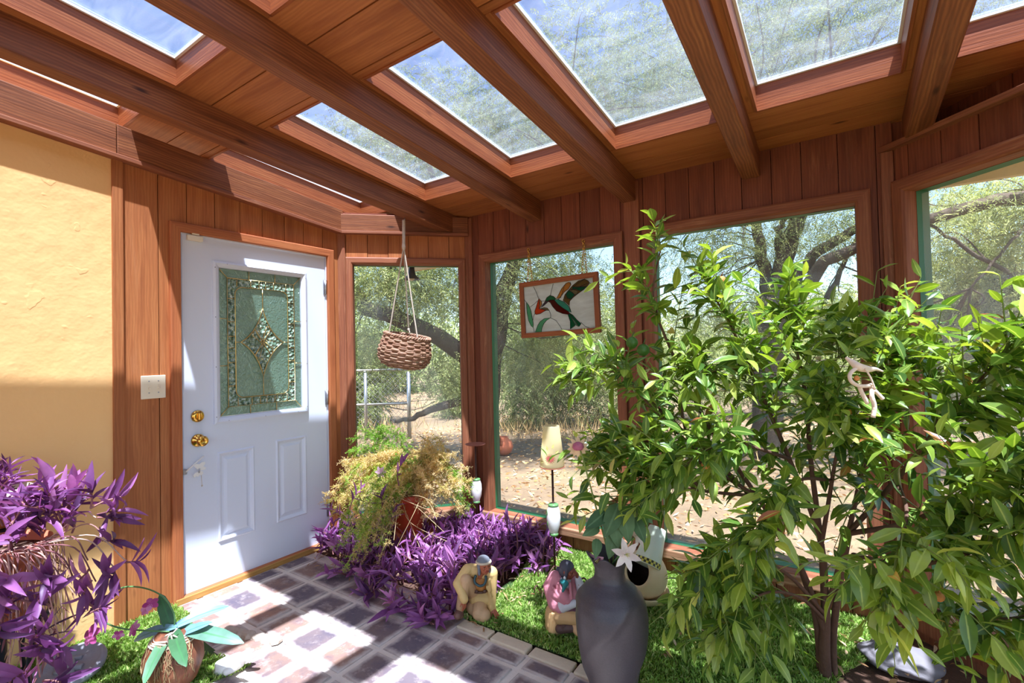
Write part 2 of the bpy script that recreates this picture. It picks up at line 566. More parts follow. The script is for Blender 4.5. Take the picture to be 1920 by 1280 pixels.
def brick():
    t = NT('weathered_brick_paver'); oc = t.coord('Object')
    tn = t.tone()
    c = t.ramp(tn, [(0, lin(112, 100, 106)), (.35, lin(126, 106, 102)), (.65, lin(146, 116, 102)), (1, lin(164, 126, 106))])
    c = t.mix(t.ramp(t.noise(oc, 7, 5, .65), [(.45, (0, 0, 0)), (.75, (1, 1, 1))]), c, lin(92, 84, 98))
    c = t.mix(t.ramp(t.noise(oc, 16, 6, .7), [(.52, (0, 0, 0)), (.8, (.75, .75, .75))]), c, lin(206, 190, 178))
    # pale mortar haze towards the edges of each paver (uv runs 0..1 over the paver)
    uvn = t.n('TexCoord'); sx = t.n('SeparateXYZ'); t.t.links.new(uvn.outputs['UV'], sx.inputs[0])
    ex = t.math('ABSOLUTE', t.math('SUBTRACT', sx.outputs[0], .5)); ey = t.math('ABSOLUTE', t.math('SUBTRACT', sx.outputs[1], .5))
    e = t.math('ADD', t.math('MAXIMUM', ex, ey), t.math('MULTIPLY', t.math('SUBTRACT', t.noise(oc, 22, 4), .5), .22))
    c = t.mix(t.ramp(e, [(.36, (0, 0, 0)), (.5, (.9, .9, .9))]), c, lin(196, 182, 172))
    t.principled(c, .75, t.bump(t.noise(oc, 60, 5), .3, .004), Specular_IOR_Level=.3)
    return t.m


def grout():
    t = NT('pale_mortar'); oc = t.coord('Object')
    c = t.mix(t.noise(oc, 9, 5, .65), lin(196, 180, 166), lin(236, 224, 210))
    t.principled(c, .9, t.bump(t.noise(oc, 70, 4), .5, .006))
    return t.m


def ground():
    t = NT('dry_desert_ground'); oc = t.coord('Object')
    c = t.ramp(t.noise(oc, 1.1, 6, .65), [(.3, lin(76, 63, 51)), (.5, lin(98, 82, 67)), (.7, lin(122, 104, 83))])
    c = t.mix(t.ramp(t.noise(oc, 14, 5, .7), [(.5, (0, 0, 0)), (.7, (.8, .8, .8))]), c, lin(76, 62, 52))
    c = t.mix(t.ramp(t.noise(oc, .7, 2), [(.55, (0, 0, 0)), (.7, (.5, .5, .5))]), c, lin(96, 98, 66))
    t.principled(c, .95, t.bump(t.noise(oc, 30, 4), .7, .02))
    return t.m


def glass(name, dust, dustcol, scale=3.0, spec=.06, streak=None, tint=(.96, .98, .97, 1)):
    """clear pane: straight-through glass with a film of dust that scatters light"""
    t = NT(name); oc = t.coord('Object', streak or (1, 1, 1))
    tr = t.n('BsdfTransparent'); tr.inputs[0].default_value = tint
    gl = t.n('BsdfGlossy'); gl.inputs['Roughness'].default_value = .02
    df = t.n('BsdfTranslucent'); df.inputs[0].default_value = dustcol
    d2 = t.n('BsdfDiffuse'); d2.inputs[0].default_value = dustcol
    dd = t.mixs(.4, df.outputs[0], d2.outputs[0])
    nz = t.noise(oc, scale, 6, .65, .8)
    f = t.math('MULTIPLY', t.ramp(nz, [(.3, (.25, .25, .25)), (.5, (.9, .9, .9)), (.78, (1.9, 1.9, 1.9))]), dust)
    a = t.mixs(f, tr.outputs[0], dd)
    fr = t.n('Fresnel', i_IOR=1.45)
    a = t.mixs(t.math('MULTIPLY', fr.outputs[0], spec * 10), a, gl.outputs[0])
    return t.shader(a)


M['stucco'] = stucco(); M['brick'] = brick(); M['grout'] = grout(); M['ground'] = ground()
M['pane'] = glass('window_glass', .05, (.85, .9, .85, 1), 2.0, .03)
M['pane_hazy'] = glass('hazy_window_glass', .12, (.95, .95, .92, 1), 1.2, .03)
M['skylight'] = glass('dusty_skylight_glass', .05, (.90, .94, 1.0, 1), 3.0, .02, (1, 3.5, 1), (.66, .71, .80, 1))


def door_glass():
    t = NT('rippled_green_door_glass'); oc = t.coord('Object')
    n = t.noise(oc, 38, 3, .6, 1.5)
    nm = t.bump(n, .7, .01)
    c = t.mix(t.noise(oc, 1.6, 2), lin(116, 152, 120), lin(150, 180, 166))
    d = t.n('BsdfDiffuse'); t.put(d.inputs[0], c); t.put(d.inputs['Normal'], nm)
    tl = t.n('BsdfTranslucent'); t.put(tl.inputs[0], c)
    g = t.n('BsdfGlossy'); g.inputs['Roughness'].default_value = .18; g.inputs[0].default_value = (.8, .95, .85, 1); t.put(g.inputs['Normal'], nm)
    a = t.mixs(.5, d.outputs[0], tl.outputs[0])
    return t.shader(t.mixs(.22, a, g.outputs[0]))


def bevel_glass():
    t = NT('clear_bevelled_glass'); oc = t.coord('Object')
    v = t.n('TexVoronoi', i_Scale=48.0); t.t.links.new(oc, v.inputs['Vector'])
    c = t.ramp(t.noise(oc, 52, 3, .6), [(.3, lin(48, 70, 66)), (.5, lin(120, 150, 120)), (.7, lin(222, 236, 226))])
    t.principled(c, .08, t.bump(v.outputs[0], 1.0, .02), Specular_IOR_Level=.9)
    return t.m


def art_glass(name, col, streak=.3, trans=.55):
    t = NT(name); oc = t.coord('Object', (3, 3, 12), (0, .3, 0))
    c = t.mix(t.noise(oc, 3.0, 4, .6, .6), tuple(x * (1 - streak) for x in col[:3]) + (1,), tuple(min(1, x * (1 + streak)) for x in col[:3]) + (1,))
    d = t.n('BsdfPrincipled', i_Roughness=.15); t.put(d.inputs['Base Color'], c)
    tl = t.n('BsdfTranslucent'); t.put(tl.inputs[0], c)
    return t.shader(t.mixs(.8, d.outputs[0], tl.outputs[0]))


M['door_glass'] = door_glass(); M['bevel_glass'] = bevel_glass()
for k, c, s in (('opal', (240, 236, 226), .3), ('red', (122, 14, 20), .2), ('orange', (232, 96, 44), .2), ('amber', (226, 168, 92), .25), ('jade', (126, 204, 160), .12),
                ('emerald', (24, 140, 92), .2), ('teal', (92, 190, 164), .2), ('olive', (150, 124, 74), .3), ('sage', (172, 160, 112), .25), ('beak', (96, 88, 104), .1)):
    M['g_' + k] = art_glass('art_glass_' + k, lin(*c), s)
M['lead'] = plain('dark_lead_came', lin(52, 42, 40), .5, .6)


def wicker():
    t = NT('brown_wicker'); tn = t.tone(); oc = t.coord('Object')
    c = t.ramp(tn, [(0, lin(124, 84, 62)), (.5, lin(170, 126, 98)), (1, lin(214, 178, 146))])
    c = t.mix(t.math('MULTIPLY', t.noise(oc, 60, 3), .5), c, lin(96, 60, 44))
    t.principled(c, .6, t.bump(t.noise(oc, 160, 3), .3, .003)); return t.m


def coconut():
    t = NT('coconut_husk'); oc = t.coord('Object', (1, 1, .25))
    c = t.ramp(t.noise(oc, 30, 5, .65), [(.3, lin(84, 44, 30)), (.55, lin(128, 76, 50)), (.8, lin(166, 110, 76))])
    t.principled(c, .55, t.bump(t.noise(oc, 60, 4), .4, .005)); return t.m


M['wicker'] = wicker(); M['coconut'] = coconut()
# ---------------------------------------------------------------- walls
def intervals(s0, s1, cuts):
    c = sorted({s0, s1, *[x for x in cuts if s0 < x < s1]})
    return list(zip(c[:-1], c[1:]))


def z_spans(a, b, z0, z1, openings):
    spans = [(z0, z1)]; mid = (a + b) / 2
    for (o0, oz0, o1, oz1) in openings:
        if o0 - 1e-4 <= mid <= o1 + 1e-4:
            new = []
            for (p, q) in spans:
                if oz0 > p: new.append((p, min(q, oz0)))
                if oz1 < q: new.append((max(p, oz1), q))
            spans = [x for x in new if x[1] - x[0] > .004]
    return spans


def boards(mb, f, s0, s1, z0, ztop, openings, bw=.15, t0=-.022, t1=0.0, seam=.004, phase=0.0):
    cuts = [o for op in openings for o in (op[0], op[2])]
    k = 0; s = s0 + phase
    seams = [s0]
    while s < s1:
        if s > s0: seams.append(s)
        s += bw * (0.92 + .16 * random.random())
    seams.append(s1)
    for a, b in zip(seams[:-1], seams[1:]):
        tn = random.random(); dt = random.uniform(-.0025, 0)
        for p, q in intervals(a, b, cuts):
            pa = p + (seam / 2 if p == a else 0); qa = q - (seam / 2 if q == b else 0)
            if qa - pa < .004: continue
            top = ztop if not callable(ztop) else ztop((p + q) / 2)
            for (u, v) in z_spans(p, q, z0, top, openings):
                mb.box((pa, t0, u), (qa, t1 + dt, v), f, 0, tn, axis=2)


def core(mb, f, s0, s1, z0, z1, openings, t0=-.11, t1=-.023):
    cuts = [o for op in openings for o in (op[0], op[2])]
    for p, q in intervals(s0, s1, cuts):
        for (u, v) in z_spans(p, q, z0, z1, openings):
            mb.box((p, t0, u), (q, t1, v), f, 0, .5)


def wall(name, f, L, board_mat, openings, z0, ztop, core_top, label=None, phase=.06, s_start=0.0, core_mat='siding_dark', ext0=0.0, ext1=0.0):
    mb = MB(); boards(mb, f, s_start, L, z0, ztop, openings, phase=phase)
    o = struct(mb.build(name, M[board_mat]), label)
    cb = MB(); core(cb, f, s_start - ext0, L + ext1, -.12, core_top, openings)
    c = cb.build('sheathing', M[core_mat], o)
    return o


Z_SILL = .15
W1 = (.088, Z_SILL, .888, 2.030)
W2 = (-2.205 - XB, Z_SILL, -1.166 - XB, 2.034)
W3 = (-.925 - XB, Z_SILL, .095 - XB, 2.040)
W4 = (.058, Z_SILL, LB - .07, 2.052)
DOOR = (1.188, 0.0, 2.134, 2.066)
LC = XD - XB

# left wall: stucco part and boarded part with the door
mb = MB(); mb.box((YBACK, -.16, -2.9), (.888, 0, -.06), lambda s, t, h: fA(s, t, max(-.1, roofz(s) + h)))
stuc = struct(mb.build('wall_left', M['stucco']), 'yellow stucco wall')
wa = wall('wall_left', fA, YB, 'siding', [DOOR], 0.0, lambda s: roofz(s) - .1, 2.42, 'stained board wall round the white door', phase=.16, s_start=.93, core_mat='siding_dark')
wb = wall('wall_corner', fB, LB, 'siding', [W1], 0.0, 2.40, 2.42, None, .045, ext0=.05, ext1=.05)
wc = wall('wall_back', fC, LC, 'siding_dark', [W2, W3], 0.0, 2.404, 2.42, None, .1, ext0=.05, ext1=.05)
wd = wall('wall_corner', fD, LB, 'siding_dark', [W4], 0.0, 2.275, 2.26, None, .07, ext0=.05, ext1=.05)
WE = (.2, .15, 3.42, 2.28)  # unseen opening, added and widened so more fill light reaches the stucco
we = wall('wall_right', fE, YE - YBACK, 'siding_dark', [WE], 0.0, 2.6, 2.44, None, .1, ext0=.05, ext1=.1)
WF = (.25, .12, 3.75, 2.3)  # opening behind the camera, added to let in more sky light
mb = MB(); core(mb, fF, -.1, XE - XA + .1, -.1, 2.86, [WF], -.16, 0)
struct(mb.build('wall_front', M['stucco']))
# recess behind the lip of the diagonal wall
mb = MB(); boards(mb, fD, -.02, LB + .05, 2.2, 2.5, [], .2, -.17, -.13)
mb.build('frieze', M['siding_dark'], wd)

# ---- trims
mb = MB()
mb.box((.886, -.005, 0), (.932, .014, 2.40), fA)
struct(mb.build('trim_1', M['siding'], bevel=.003), 'vertical batten between stucco and boards')


def fAr(s, t, h):
    return fA(s, t, roofz(s) + h)


mb = MB()
mb.box((YBACK, 0, -.205), (.9, .034, -.045), fAr); mb.box((.902, 0, -.205), (YB + .01, .034, -.045), fAr)
o = struct(mb.build('trim_2', M['rafter'], bevel=.004), 'beam along the top of the stucco wall')
mb = MB(); mb.box((YBACK, 0, -.226), (YB, .052, -.203), fAr); mb.build('lip', M['casing'], o, bevel=.003)
mb = MB()
mb.box((-.01, 0, 2.268), (LB, .03, 2.395), fB)
o = struct(mb.build('trim_3', M['rafter'], bevel=.004))
mb = MB(); mb.box((-.02, 0, 2.247), (LB, .048, 2.268), fB); mb.build('lip', M['casing'], o, bevel=.003)
mb = MB(); mb.box((-.05, -.13, 2.262), (LB, .04, 2.288), fD)
struct(mb.build('trim_4', M['casing'], bevel=.003))
# corner boards
mb = MB()
mb.box((-.05, 0, 0), (.04, .012, 2.25), fB); mb.box((LB - .026, 0, 0), (LB, .012, 2.25), fB)
mb.box((0, 0, 0), (.045, .012, 2.39), fC); mb.box((LC - .05, 0, 0), (LC, .012, 2.26), fC)
mb.box((W2[2] + .07, 0, .12), (W3[0] - .075, .016, 2.39), fC)
struct(mb.build('trim_5', M['casing'], bevel=.003))
# stepped lower siding below the sills
mb = MB()
for f, L in ((fB, LB), (fC, LC), (fD, LB)):
    boards(mb, f, .02, L - .02, .02, .105, [], .17, 0, .02, .006); boards(mb, f, 0, L, -.02, .03, [], .4, 0, .012, .002)
struct(mb.build('baseboard_back', M['casing']))


def window(name, f, rect, pane, label=None, w=.056, sill=True, haze=False):
    s0, z0, s1, z1 = rect
    mb = MB()
    mb.sweep_rect((s0 - w, z0 - w, s1 + w, z1 + w), [(0, -.004), (0, .022), (.008, .027), (w - .006, .027), (w + .004, .02), (w + .004, -.046), (w + .006, -.046)], f)
    root = struct(mb.build(name, M['casing']), label)
    mb = MB(); mb.sweep_rect((s0 - .03, z0 - .03, s1 + .03, z1 + .03), [(0, -.13), (0, -.112), (.028, -.112), (.0285, -.046), (.0305, -.046), (.0305, -.125), (0, -.125)], f)
    mb.build('outer_frame', M['green'], root)
    mb = MB(); mb.box((s0 + .02, -.063, z0 + .02), (s1 - .02, -.059, z1 - .02), f)
    mb.build('glass_pane', M[pane], root)
    if sill:
        mb = MB(); mb.box((s0 - w - .01, 0, z0 - .052), (s1 + w + .01, .05, z0 - .0), f); mb.build('sill', M['sill'], root, bevel=.006)
    return root


window('window_1', fB, W1, 'pane', 'window behind the hanging basket', .045)
window('window_2', fC, W2, 'pane', 'window behind the stained glass panel')
window('window_3', fC, W3, 'pane', 'window behind the citrus tree')
window('window_4', fD, W4, 'pane_hazy', 'hazy window with green outer frame')
window('window_5', fE, WE, 'pane'); window('window_6', fF, WF, 'pane')  # both out of view, added to brighten the room with sky light

# ---------------------------------------------------------------- ceiling, rafters, skylights
RW = .093
R_X = [-2.435, -1.709, -1.016, -.322, .375]       # right faces
FAR, NEAR = (1.375, 2.51), (-.16, .96)
BAYS = [(-3.14, -2.59, -3.19, -2.645), (-2.425, -1.835, -2.47, -1.835), (-1.682, -1.140, -1.682, -1.140), (-.984, -.446, -.984, -.446), (-.287, .252, -.287, .252), (.408, .99, .408, .99)]
XL, XR, YF_, YN = -3.36, 1.25, 3.22, YBACK - .2
mb = MB()
edges = [(XL, -2.528), (-2.528, -1.755), (-1.755, -1.06), (-1.06, -.37), (-.37, .33), (.33, XR)]


def plank_run(x0, x1, ys):
    for a, b in zip(ys[:-1], ys[1:]):
        mb.box((x0 + .001, a + .003, 0), (x1 - .001, b - .003, .028), fR, 0, None, axis=0)


for (x0, x1), (fa, fb, na, nb) in zip(edges, BAYS):
    plank_run(x0, x1, [2.51, 2.70, 2.80, 2.93, 3.22]); plank_run(x0, x1, [.96, 1.115 + .05 * random.random(), 1.335, 1.375])
    plank_run(x0, x1, [-1.65, -1.4, -1.1, -.8, -.5, -.16])
    for (a, b), (y0, y1) in (((fa, fb), FAR), ((na, nb), NEAR)):
        if a - x0 > .004: mb.box((x0, y0, 0), (a, y1, .028), fR, 0)
        if x1 - b > .004: mb.box((b, y0, 0), (x1, y1, .028), fR, 0)
ceiling = struct(mb.build('ceiling', M['ceiling']), 'stained plank ceiling')
mb = MB()
for (x0, x1), (fa, fb, na, nb) in zip(edges, BAYS):
    for a, b in ((2.51, 3.22), (.96, 1.375), (-1.65, -.16)):
        mb.box((x0, a, .03), (x1, b, .06), fR, 0, .5)
    for (a, b), (y0, y1) in (((fa, fb), FAR), ((na, nb), NEAR)):
        if a - x0 > .004: mb.box((x0, y0, .03), (a, y1, .06), fR)
        if x1 - b > .004: mb.box((b, y0, .03), (x1, y1, .06), fR)
mb.build('roof_deck', M['siding_dark'], ceiling)
mb = MB(); mb.box((XL, 3.2, 2.118), (1.9, 3.24, 2.42)); mb.build('eave_board', M['soffit'], ceiling)
mb = MB(); mb.poly([(XB, 3.2), (1.88, 3.2), (1.88, 1.44), (XD + .14, YC + .14), (XB, YC + .14)], lambda a, t, b: (a, b, t), 2.2, 2.215); mb.build('soffit', M['soffit'], ceiling)

for k, x in enumerate(R_X):
    mb = MB()
    skew = .036 if k == 0 else 0.0
    yend = {0: YB + (x - .03 - XA) + .03, 4: YC - (x - XD) + .02 + .1}.get(k, YC - .005)
    y0 = YBACK

    def fr(a, b, h, x=x, skew=skew):
        return (x - skew * (YC - b) + a, b, roofz(b) + h)
    n = 14
    ys = [y0 + (yend - y0) * i / n for i in range(n + 1)]
    base = len(mb.v); ch = .006
    sec = [(-RW + ch, -.14), (-ch, -.14), (0, -.14 + ch), (0, 0), (-RW, 0), (-RW, -.14 + ch)]
    for yy in ys:
        for (a, h) in sec:
            mb.v.append(fr(a, yy, h))
    ns = len(sec)
    for i in range(n):
        acc = 0
        for j in range(ns):
            j2 = (j + 1) % ns
            w = math.hypot(sec[j2][0] - sec[j][0], sec[j2][1] - sec[j][1])
            mb.face((base + i * ns + j, base + i * ns + j2, base + (i + 1) * ns + j2, base + (i + 1) * ns + j),
                    [(ys[i] + k * 9, acc), (ys[i] + k * 9, acc + w), (ys[i + 1] + k * 9, acc + w), (ys[i + 1] + k * 9, acc)], 0, False, .4 + .1 * k)
            acc += w
    mb.face([base + j for j in range(ns)]); mb.face([base + n * ns + j for j in range(ns)][::-1])
    struct(mb.build('trim_%d' % (6 + k), M['rafter']), ['rafter over the basket', 'second rafter from the stucco wall', 'rafter ending between two windows', 'rafter ending over the citrus tree', 'rafter resting on the diagonal wall'][k])

wn = 7
for i, (fa, fb, na, nb) in enumerate(BAYS):
    for (a, b), (y0, y1), nm in (((fa, fb), FAR, 'far'), ((na, nb), NEAR, 'near')):
        mb = MB(); hgt = .125; th = .028; lo = -.04 if i == 0 else 0.0
        e = .004
        mb.box((a - th, y0 - th, lo + .001), (a + e, y1 + th, hgt), fR, 0); mb.box((b - e, y0 - th, .001), (b + th, y1 + th, hgt), fR, 0)
        mb.box((a + e, y1 - e, .001), (b - e, y1 + th, hgt), fR, 0); mb.box((a + e, y0 - th, .001), (b - e, y0 + e, hgt), fR, 0)
        # small stop moulding along the bottom edge
        for q0, q1 in (((a, y1 - .008, -.006), (b, y1 + .004, .006)), ((a - .004, y0, -.006), (a + .008, y1, .006)), ((b - .008, y0, -.006), (b + .004, y1, .006)), ((a, y0 - .004, -.006), (b, y0 + .008, .006))):
            mb.box(q0, q1, fR, 0, .9)
        root = struct(mb.build('window_%d' % wn, M['curb']), 'skylight'); wn += 1
        mb = MB(); mb.box((a - .02, y0 - .02, hgt), (b + .02, y1 + .02, hgt + .005), fR); mb.build('glass_pane', M['skylight'], root)
        mb = MB(); s_ = .014
        for q0, q1 in (((a, y0, hgt - .01), (a + s_, y1, hgt)), ((b - s_, y0, hgt - .01), (b, y1, hgt)), ((a, y1 - s_, hgt - .01), (b, y1, hgt)), ((a, y0, hgt - .01), (b, y0 + s_, hgt))):
            mb.box(q0, q1, fR)
        mb.build('gasket', M['white'], root)

# ---------------------------------------------------------------- floor
XJ = [-3.05, -2.912, -2.668, -2.44, -2.22, -2.0, -1.79, -1.585, -1.38, -1.172, -.955, -.735, -.515, -.295, -.075, .145, .365, .585, .92]
YJ = [1.93, 1.71, 1.487, 1.268, 1.052, .835, .618, .4, .183, -.034, -.25, -.47, -.69, -.91, -1.13, -1.45]
mb = MB()


def paver(x0, x1, y0, y1, g=.014):
    x0 += g; x1 -= g; y0 += g; y1 -= g
    if x1 - x0 < .02 or y1 - y0 < .02: return
    j = lambda: random.uniform(-.003, .003)
    dz = random.uniform(-.003, .002); tn = random.random(); i = .006; base = len(mb.v)
    lo = [(x0 + j(), y0 + j()), (x1 + j(), y0 + j()), (x1 + j(), y1 + j()), (x0 + j(), y1 + j())]
    cx, cy = (x0 + x1) / 2, (y0 + y1) / 2
    hi = [(p[0] + (i if p[0] < cx else -i), p[1] + (i if p[1] < cy else -i)) for p in lo]
    for p in lo: mb.v.append((p[0], p[1], -.012))
    for p in lo: mb.v.append((p[0], p[1], -.004 + dz))
    for p in hi: mb.v.append((p[0], p[1], dz))
    mb.face([base + 8 + k for k in range(4)], [(0, 0), (1, 0), (1, 1), (0, 1)], 0, False, tn)
    for k in range(4):
        k2 = (k + 1) % 4
        mb.face((base + k, base + k2, base + 4 + k2, base + 4 + k), [(0, 0)] * 4, 0, False, tn)
        mb.face((base + 4 + k, base + 4 + k2, base + 8 + k2, base + 8 + k), [(0, .05), (1, .05), (1, 0), (0, 0)], 0, True, tn)


for a, b in zip(XJ[:-1], XJ[1:]):
    for y1, y0 in zip(YJ[:-1], YJ[1:]):
        if b < -2.15 and y0 < 1.04: continue
        if y1 > 1.8 and a > -1.6: continue
        paver(a, b, y0, y1)
    if a > -1.62:
        paver(a, b, 1.71, 1.808, .012)
for k in range(4):
    b0 = len(mb.v)
z = -.0075
mb.v += [(XA, YBACK, z), (XE, YBACK, z), (XE, 1.82, z), (XA, 1.82, z)]
mb.face([len(mb.v) - 4 + k for k in range(4)], [(0, 0)] * 4, 1)
b0 = len(mb.v); mb.v += [(XA, 1.82, z), (-1.62, 1.82, z), (-1.62, 1.95, z), (XA, 2.0, z)]
mb.face([b0 + k for k in range(4)], [(0, 0)] * 4, 1)
struct(mb.build('floor', [M['brick'], M['grout']]), 'weathered brick pavers in pale mortar')

# garden soil bed that fills the rest of the room floor
mb = MB(); b0 = len(mb.v)
mb.v += [(XA, 1.80, -.02), (XE, 1.80, -.02), (XE, YE, -.02), (XD, YC, -.02), (XB, YC, -.02), (XA, YB, -.02)]
mb.face([b0 + k for k in range(6)])
o = struct(mb.build('floor', M['soil']), 'soil bed under the plants')

# ---------------------------------------------------------------- door
o_ = (1.204, .032, 2.118, 2.054)
mb = MB()
mb.sweep_rect((1.188 - .05, -.02, 2.134 + .05, 2.066 + .05), [(0, 0), (0, .02), (.006, .024), (.05, .024), (.054, .018), (.054, -.06)], fA)
door = struct(mb.build('door_1', M['door_casing'], bevel=.002), 'white entry door with a leaded glass light')
mb = MB(); mb.sweep_rect((1.188, -.02, 2.134, 2.066), [(0, -.06), (0, .003), (.012, .003), (.012, -.06)], fA); mb.build('jamb', M['white_door'], door)
mb = MB()
s0, z0, s1, z1 = o_
L0 = (1.364, .96, 1.964, 1.923); P1 = (1.381, .262, 1.597, .79); P2 = (1.737, .266, 1.953, .803)
core(mb, fA, s0, s1, z0, z1, [L0, P1, P2], -.045, -.002)
for p in (P1, P2):
    mb.sweep_rect(p, [(0, -.002), (.008, .006), (.016, .002), (.026, -.009), (.036, -.009), (.052, .0), (.056, 0)], fA, 0, .5, fill=0)
slab = mb.build('door_slab', M['white_door'], door)
mb = MB(); mb.sweep_rect(L0, [(-.002, -.004), (-.002, .012), (.010, .018), (.024, .012), (.034, .004), (.036, -.02)], fA, 0, .5)
lf = mb.build('lite_frame', M['white_door'], door)
scr = [(ss, 1.0 + k * .295) for k in range(4) for ss in (1.372, 1.956)] + [(1.44 + k * .224, zz) for k in range(3) for zz in (.971, 1.913)]
for ss, zz in scr:
    mb = MB(); mb.lathe([(.0028, 0), (.0028, .002)], n=8, M=Matrix.Translation(Vector(fA(ss, .0155, zz))) @ Matrix.Rotation(math.pi / 2, 4, 'Y'))
    mb.build('screw', M['black_iron'], lf)
G = (1.398, .998, 1.926, 1.886)


def g(a, b, t=.002):
    return np.array(fA(G[0] + (G[2] - G[0]) * a, t, G[3] - (G[3] - G[1]) * b))


mb = MB(); mb.box((G[0], -.02, G[1]), (G[2], -.008, G[3]), fA); pane = mb.build('glass_pane', M['door_glass'], door)
# bevelled border strip and centre star
mb = MB()
fg = lambda a, t, b: tuple(g(a, b, t))
a1, a2, b1, b2 = .092, .178, .060, .117
for q in ([(a1, b1), (1 - a1, b1), (1 - a1, b2), (a1, b2)], [(a1, 1 - b2), (1 - a1, 1 - b2), (1 - a1, 1 - b1), (a1, 1 - b1)], [(a1, b2), (a2, b2), (a2, 1 - b2), (a1, 1 - b2)], [(1 - a2, b2), (1 - a1, b2), (1 - a1, 1 - b2), (1 - a2, 1 - b2)]):
    mb.poly(q, fg, -.008, -.003)


def arc4(p, q, bend, n=8):
    p = np.array(p); q = np.array(q); m = (p + q) / 2 + (np.array([.5, .5]) - (p + q) / 2) * bend
    return [tuple((1 - t) ** 2 * p + 2 * t * (1 - t) * m + t * t * q) for t in np.linspace(0, 1, n)]


TT, RR, BB, LL = (.5, .255), (.76, .5), (.5, .745), (.24, .5)
star = arc4(TT, RR, .45)[:-1] + arc4(RR, BB, .45)[:-1] + arc4(BB, LL, .45)[:-1] + arc4(LL, TT, .45)[:-1]
mb.poly(star, fg, -.008, -.002); mb.build('bevelled_glass', M['bevel_glass'], pane)
mb = MB()


def came(pts, r=.0026):
    mb.tube([g(a, b, -.001) for a, b in pts], r, 6)


def rrect(a1, b1, rx, ry, n=5):
    pts = []
    for cx, cy, st in ((1 - a1 - rx, b1 + ry, -90), (1 - a1 - rx, 1 - b1 - ry, 0), (a1 + rx, 1 - b1 - ry, 90), (a1 + rx, b1 + ry, 180)):
        for k in range(n + 1):
            an = math.radians(st + 90 * k / n); pts.append((cx + rx * math.cos(an), cy + ry * math.sin(an)))
    return pts


came(star + star[:1], .0034)
came([(a1, b1), (1 - a1, b1), (1 - a1, 1 - b1), (a1, 1 - b1), (a1, b1)])
rr = rrect(a2, b2, .085, .05); came(rr + rr[:1], .003)
for p, q in (((0, 0), (a1, b1)), ((1, 0), (1 - a1, b1)), ((0, 1), (a1, 1 - b1)), ((1, 1), (1 - a1, 1 - b1)), ((.5, b2), TT), (BB, (.5, 1 - b2)), ((a2, .5), LL), (RR, (1 - a2, .5))):
    came([p, q], .0026)
for t in (.34, .66):
    came([(0, t), (a1, t)]); came([(1 - a1, t), (1, t)]); came([(t, 0), (t, b1)]); came([(t, 1 - b1), (t, 1)])
for t in (.2, .36, .46, .54, .64, .8):
    came([(a1, t), (a2, t)], .0022); came([(1 - a2, t), (1 - a1, t)], .0022); came([(t, b1), (t, b2)], .0022); came([(t, 1 - b2), (t, 1 - b1)], .0022)
for (P, Q) in ((TT, RR), (RR, BB), (BB, LL), (LL, TT)):
    mid = arc4(P, Q, .45, 9)[4]
    came([mid, (.5, .5)], .003)
    c1 = (np.array(P) * .35 + np.array([.5, .5]) * .65); came([mid, tuple((np.array(mid) + c1) / 2 + (c1 - .5) * .3), tuple(c1 * .3 + .35)], .0024)
came([(.47, .5), (.5, .475), (.53, .5), (.5, .525), (.47, .5)], .003)
mb.build('came', M['came'], pane)
# hardware


def on_door(prof, s, z, mat, name, parent, n=28, t=0.0):
    mb = MB(); mb.lathe(prof, n=n, M=Matrix.Translation(Vector(fA(s, t, z))) @ Matrix.Rotation(math.pi / 2, 4, 'Y'))
    return mb.build(name, M[mat], parent)


db = on_door([(.034, 0), (.034, .006), (.029, .013), (.018, .015), (0, .015)], 1.275, 1.017, 'brass', 'deadbolt', door)
mb = MB(); mb.box((1.275 - .007, .014, 1.017 - .022), (1.275 + .007, .032, 1.017 + .022), fA); mb.build('thumb_turn', M['brass'], db, bevel=.005)
kb = on_door([(.036, 0), (.036, .006), (.030, .012), (.016, .018), (.012, .03), (.013, .036), (.022, .042), (.029, .052), (.030, .062), (.026, .071), (.017, .076), (.015, .074), (0, .074)], 1.276, .879, 'brass', 'door_knob', door)
mb = MB(); mb.box((1.276 - .009, .073, .877), (1.276 + .009, .079, .882), fA); mb.build('lock_button', M['brass'], kb, bevel=.002)
for zz in (1.84, 1.046, .25):
    mb = MB(); mb.box((2.106, -.002, zz - .05), (2.134, .003, zz + .05), fA); mb.tube([fA(2.119, .008, zz - .05), fA(2.119, .008, zz + .05)], .007, 10)
    mb.build('hinge', M['steel'], door)
mb = MB(); mb.box((1.15, -.05, -.004), (2.17, .028, .030), fA); mb.build('threshold', M['oak'], door, bevel=.004)
mb = MB(); mb.box((1.225, 0, 2.022), (1.305, .028, 2.052), fA); mb.box((1.248, .0, 2.056), (1.288, .022, 2.078), fA); mb.build('contact_sensor', M['almond'], door, bevel=.004)
# ---------------------------------------------------------------- outdoors
ZG = -.10
mb = MB()
mb.v += [(-60, -60, ZG), (60, -60, ZG), (60, 60, ZG), (-60, 60, ZG)]
mb.face([0, 1, 2, 3]); struct(mb.build('ground', M['ground']), 'dry desert yard outside')


def ball(n):
    p = nrm(RNG.normal(size=(n, 3))) * (RNG.random((n, 1)) ** (1 / 2.4))
    return p


DENS = 2.3


def cluster(x, y, rx, ry, d, dr, n):
    """points filling a crown lobe whose middle is seen at x, y at distance d"""
    b = ball(int(n * DENS))
    c = at(x, y, d); k = d / F_PX
    return c + b[:, :1] * rx * k * CR + b[:, 1:2] * ry * k * CU + b[:, 2:] * dr * CF


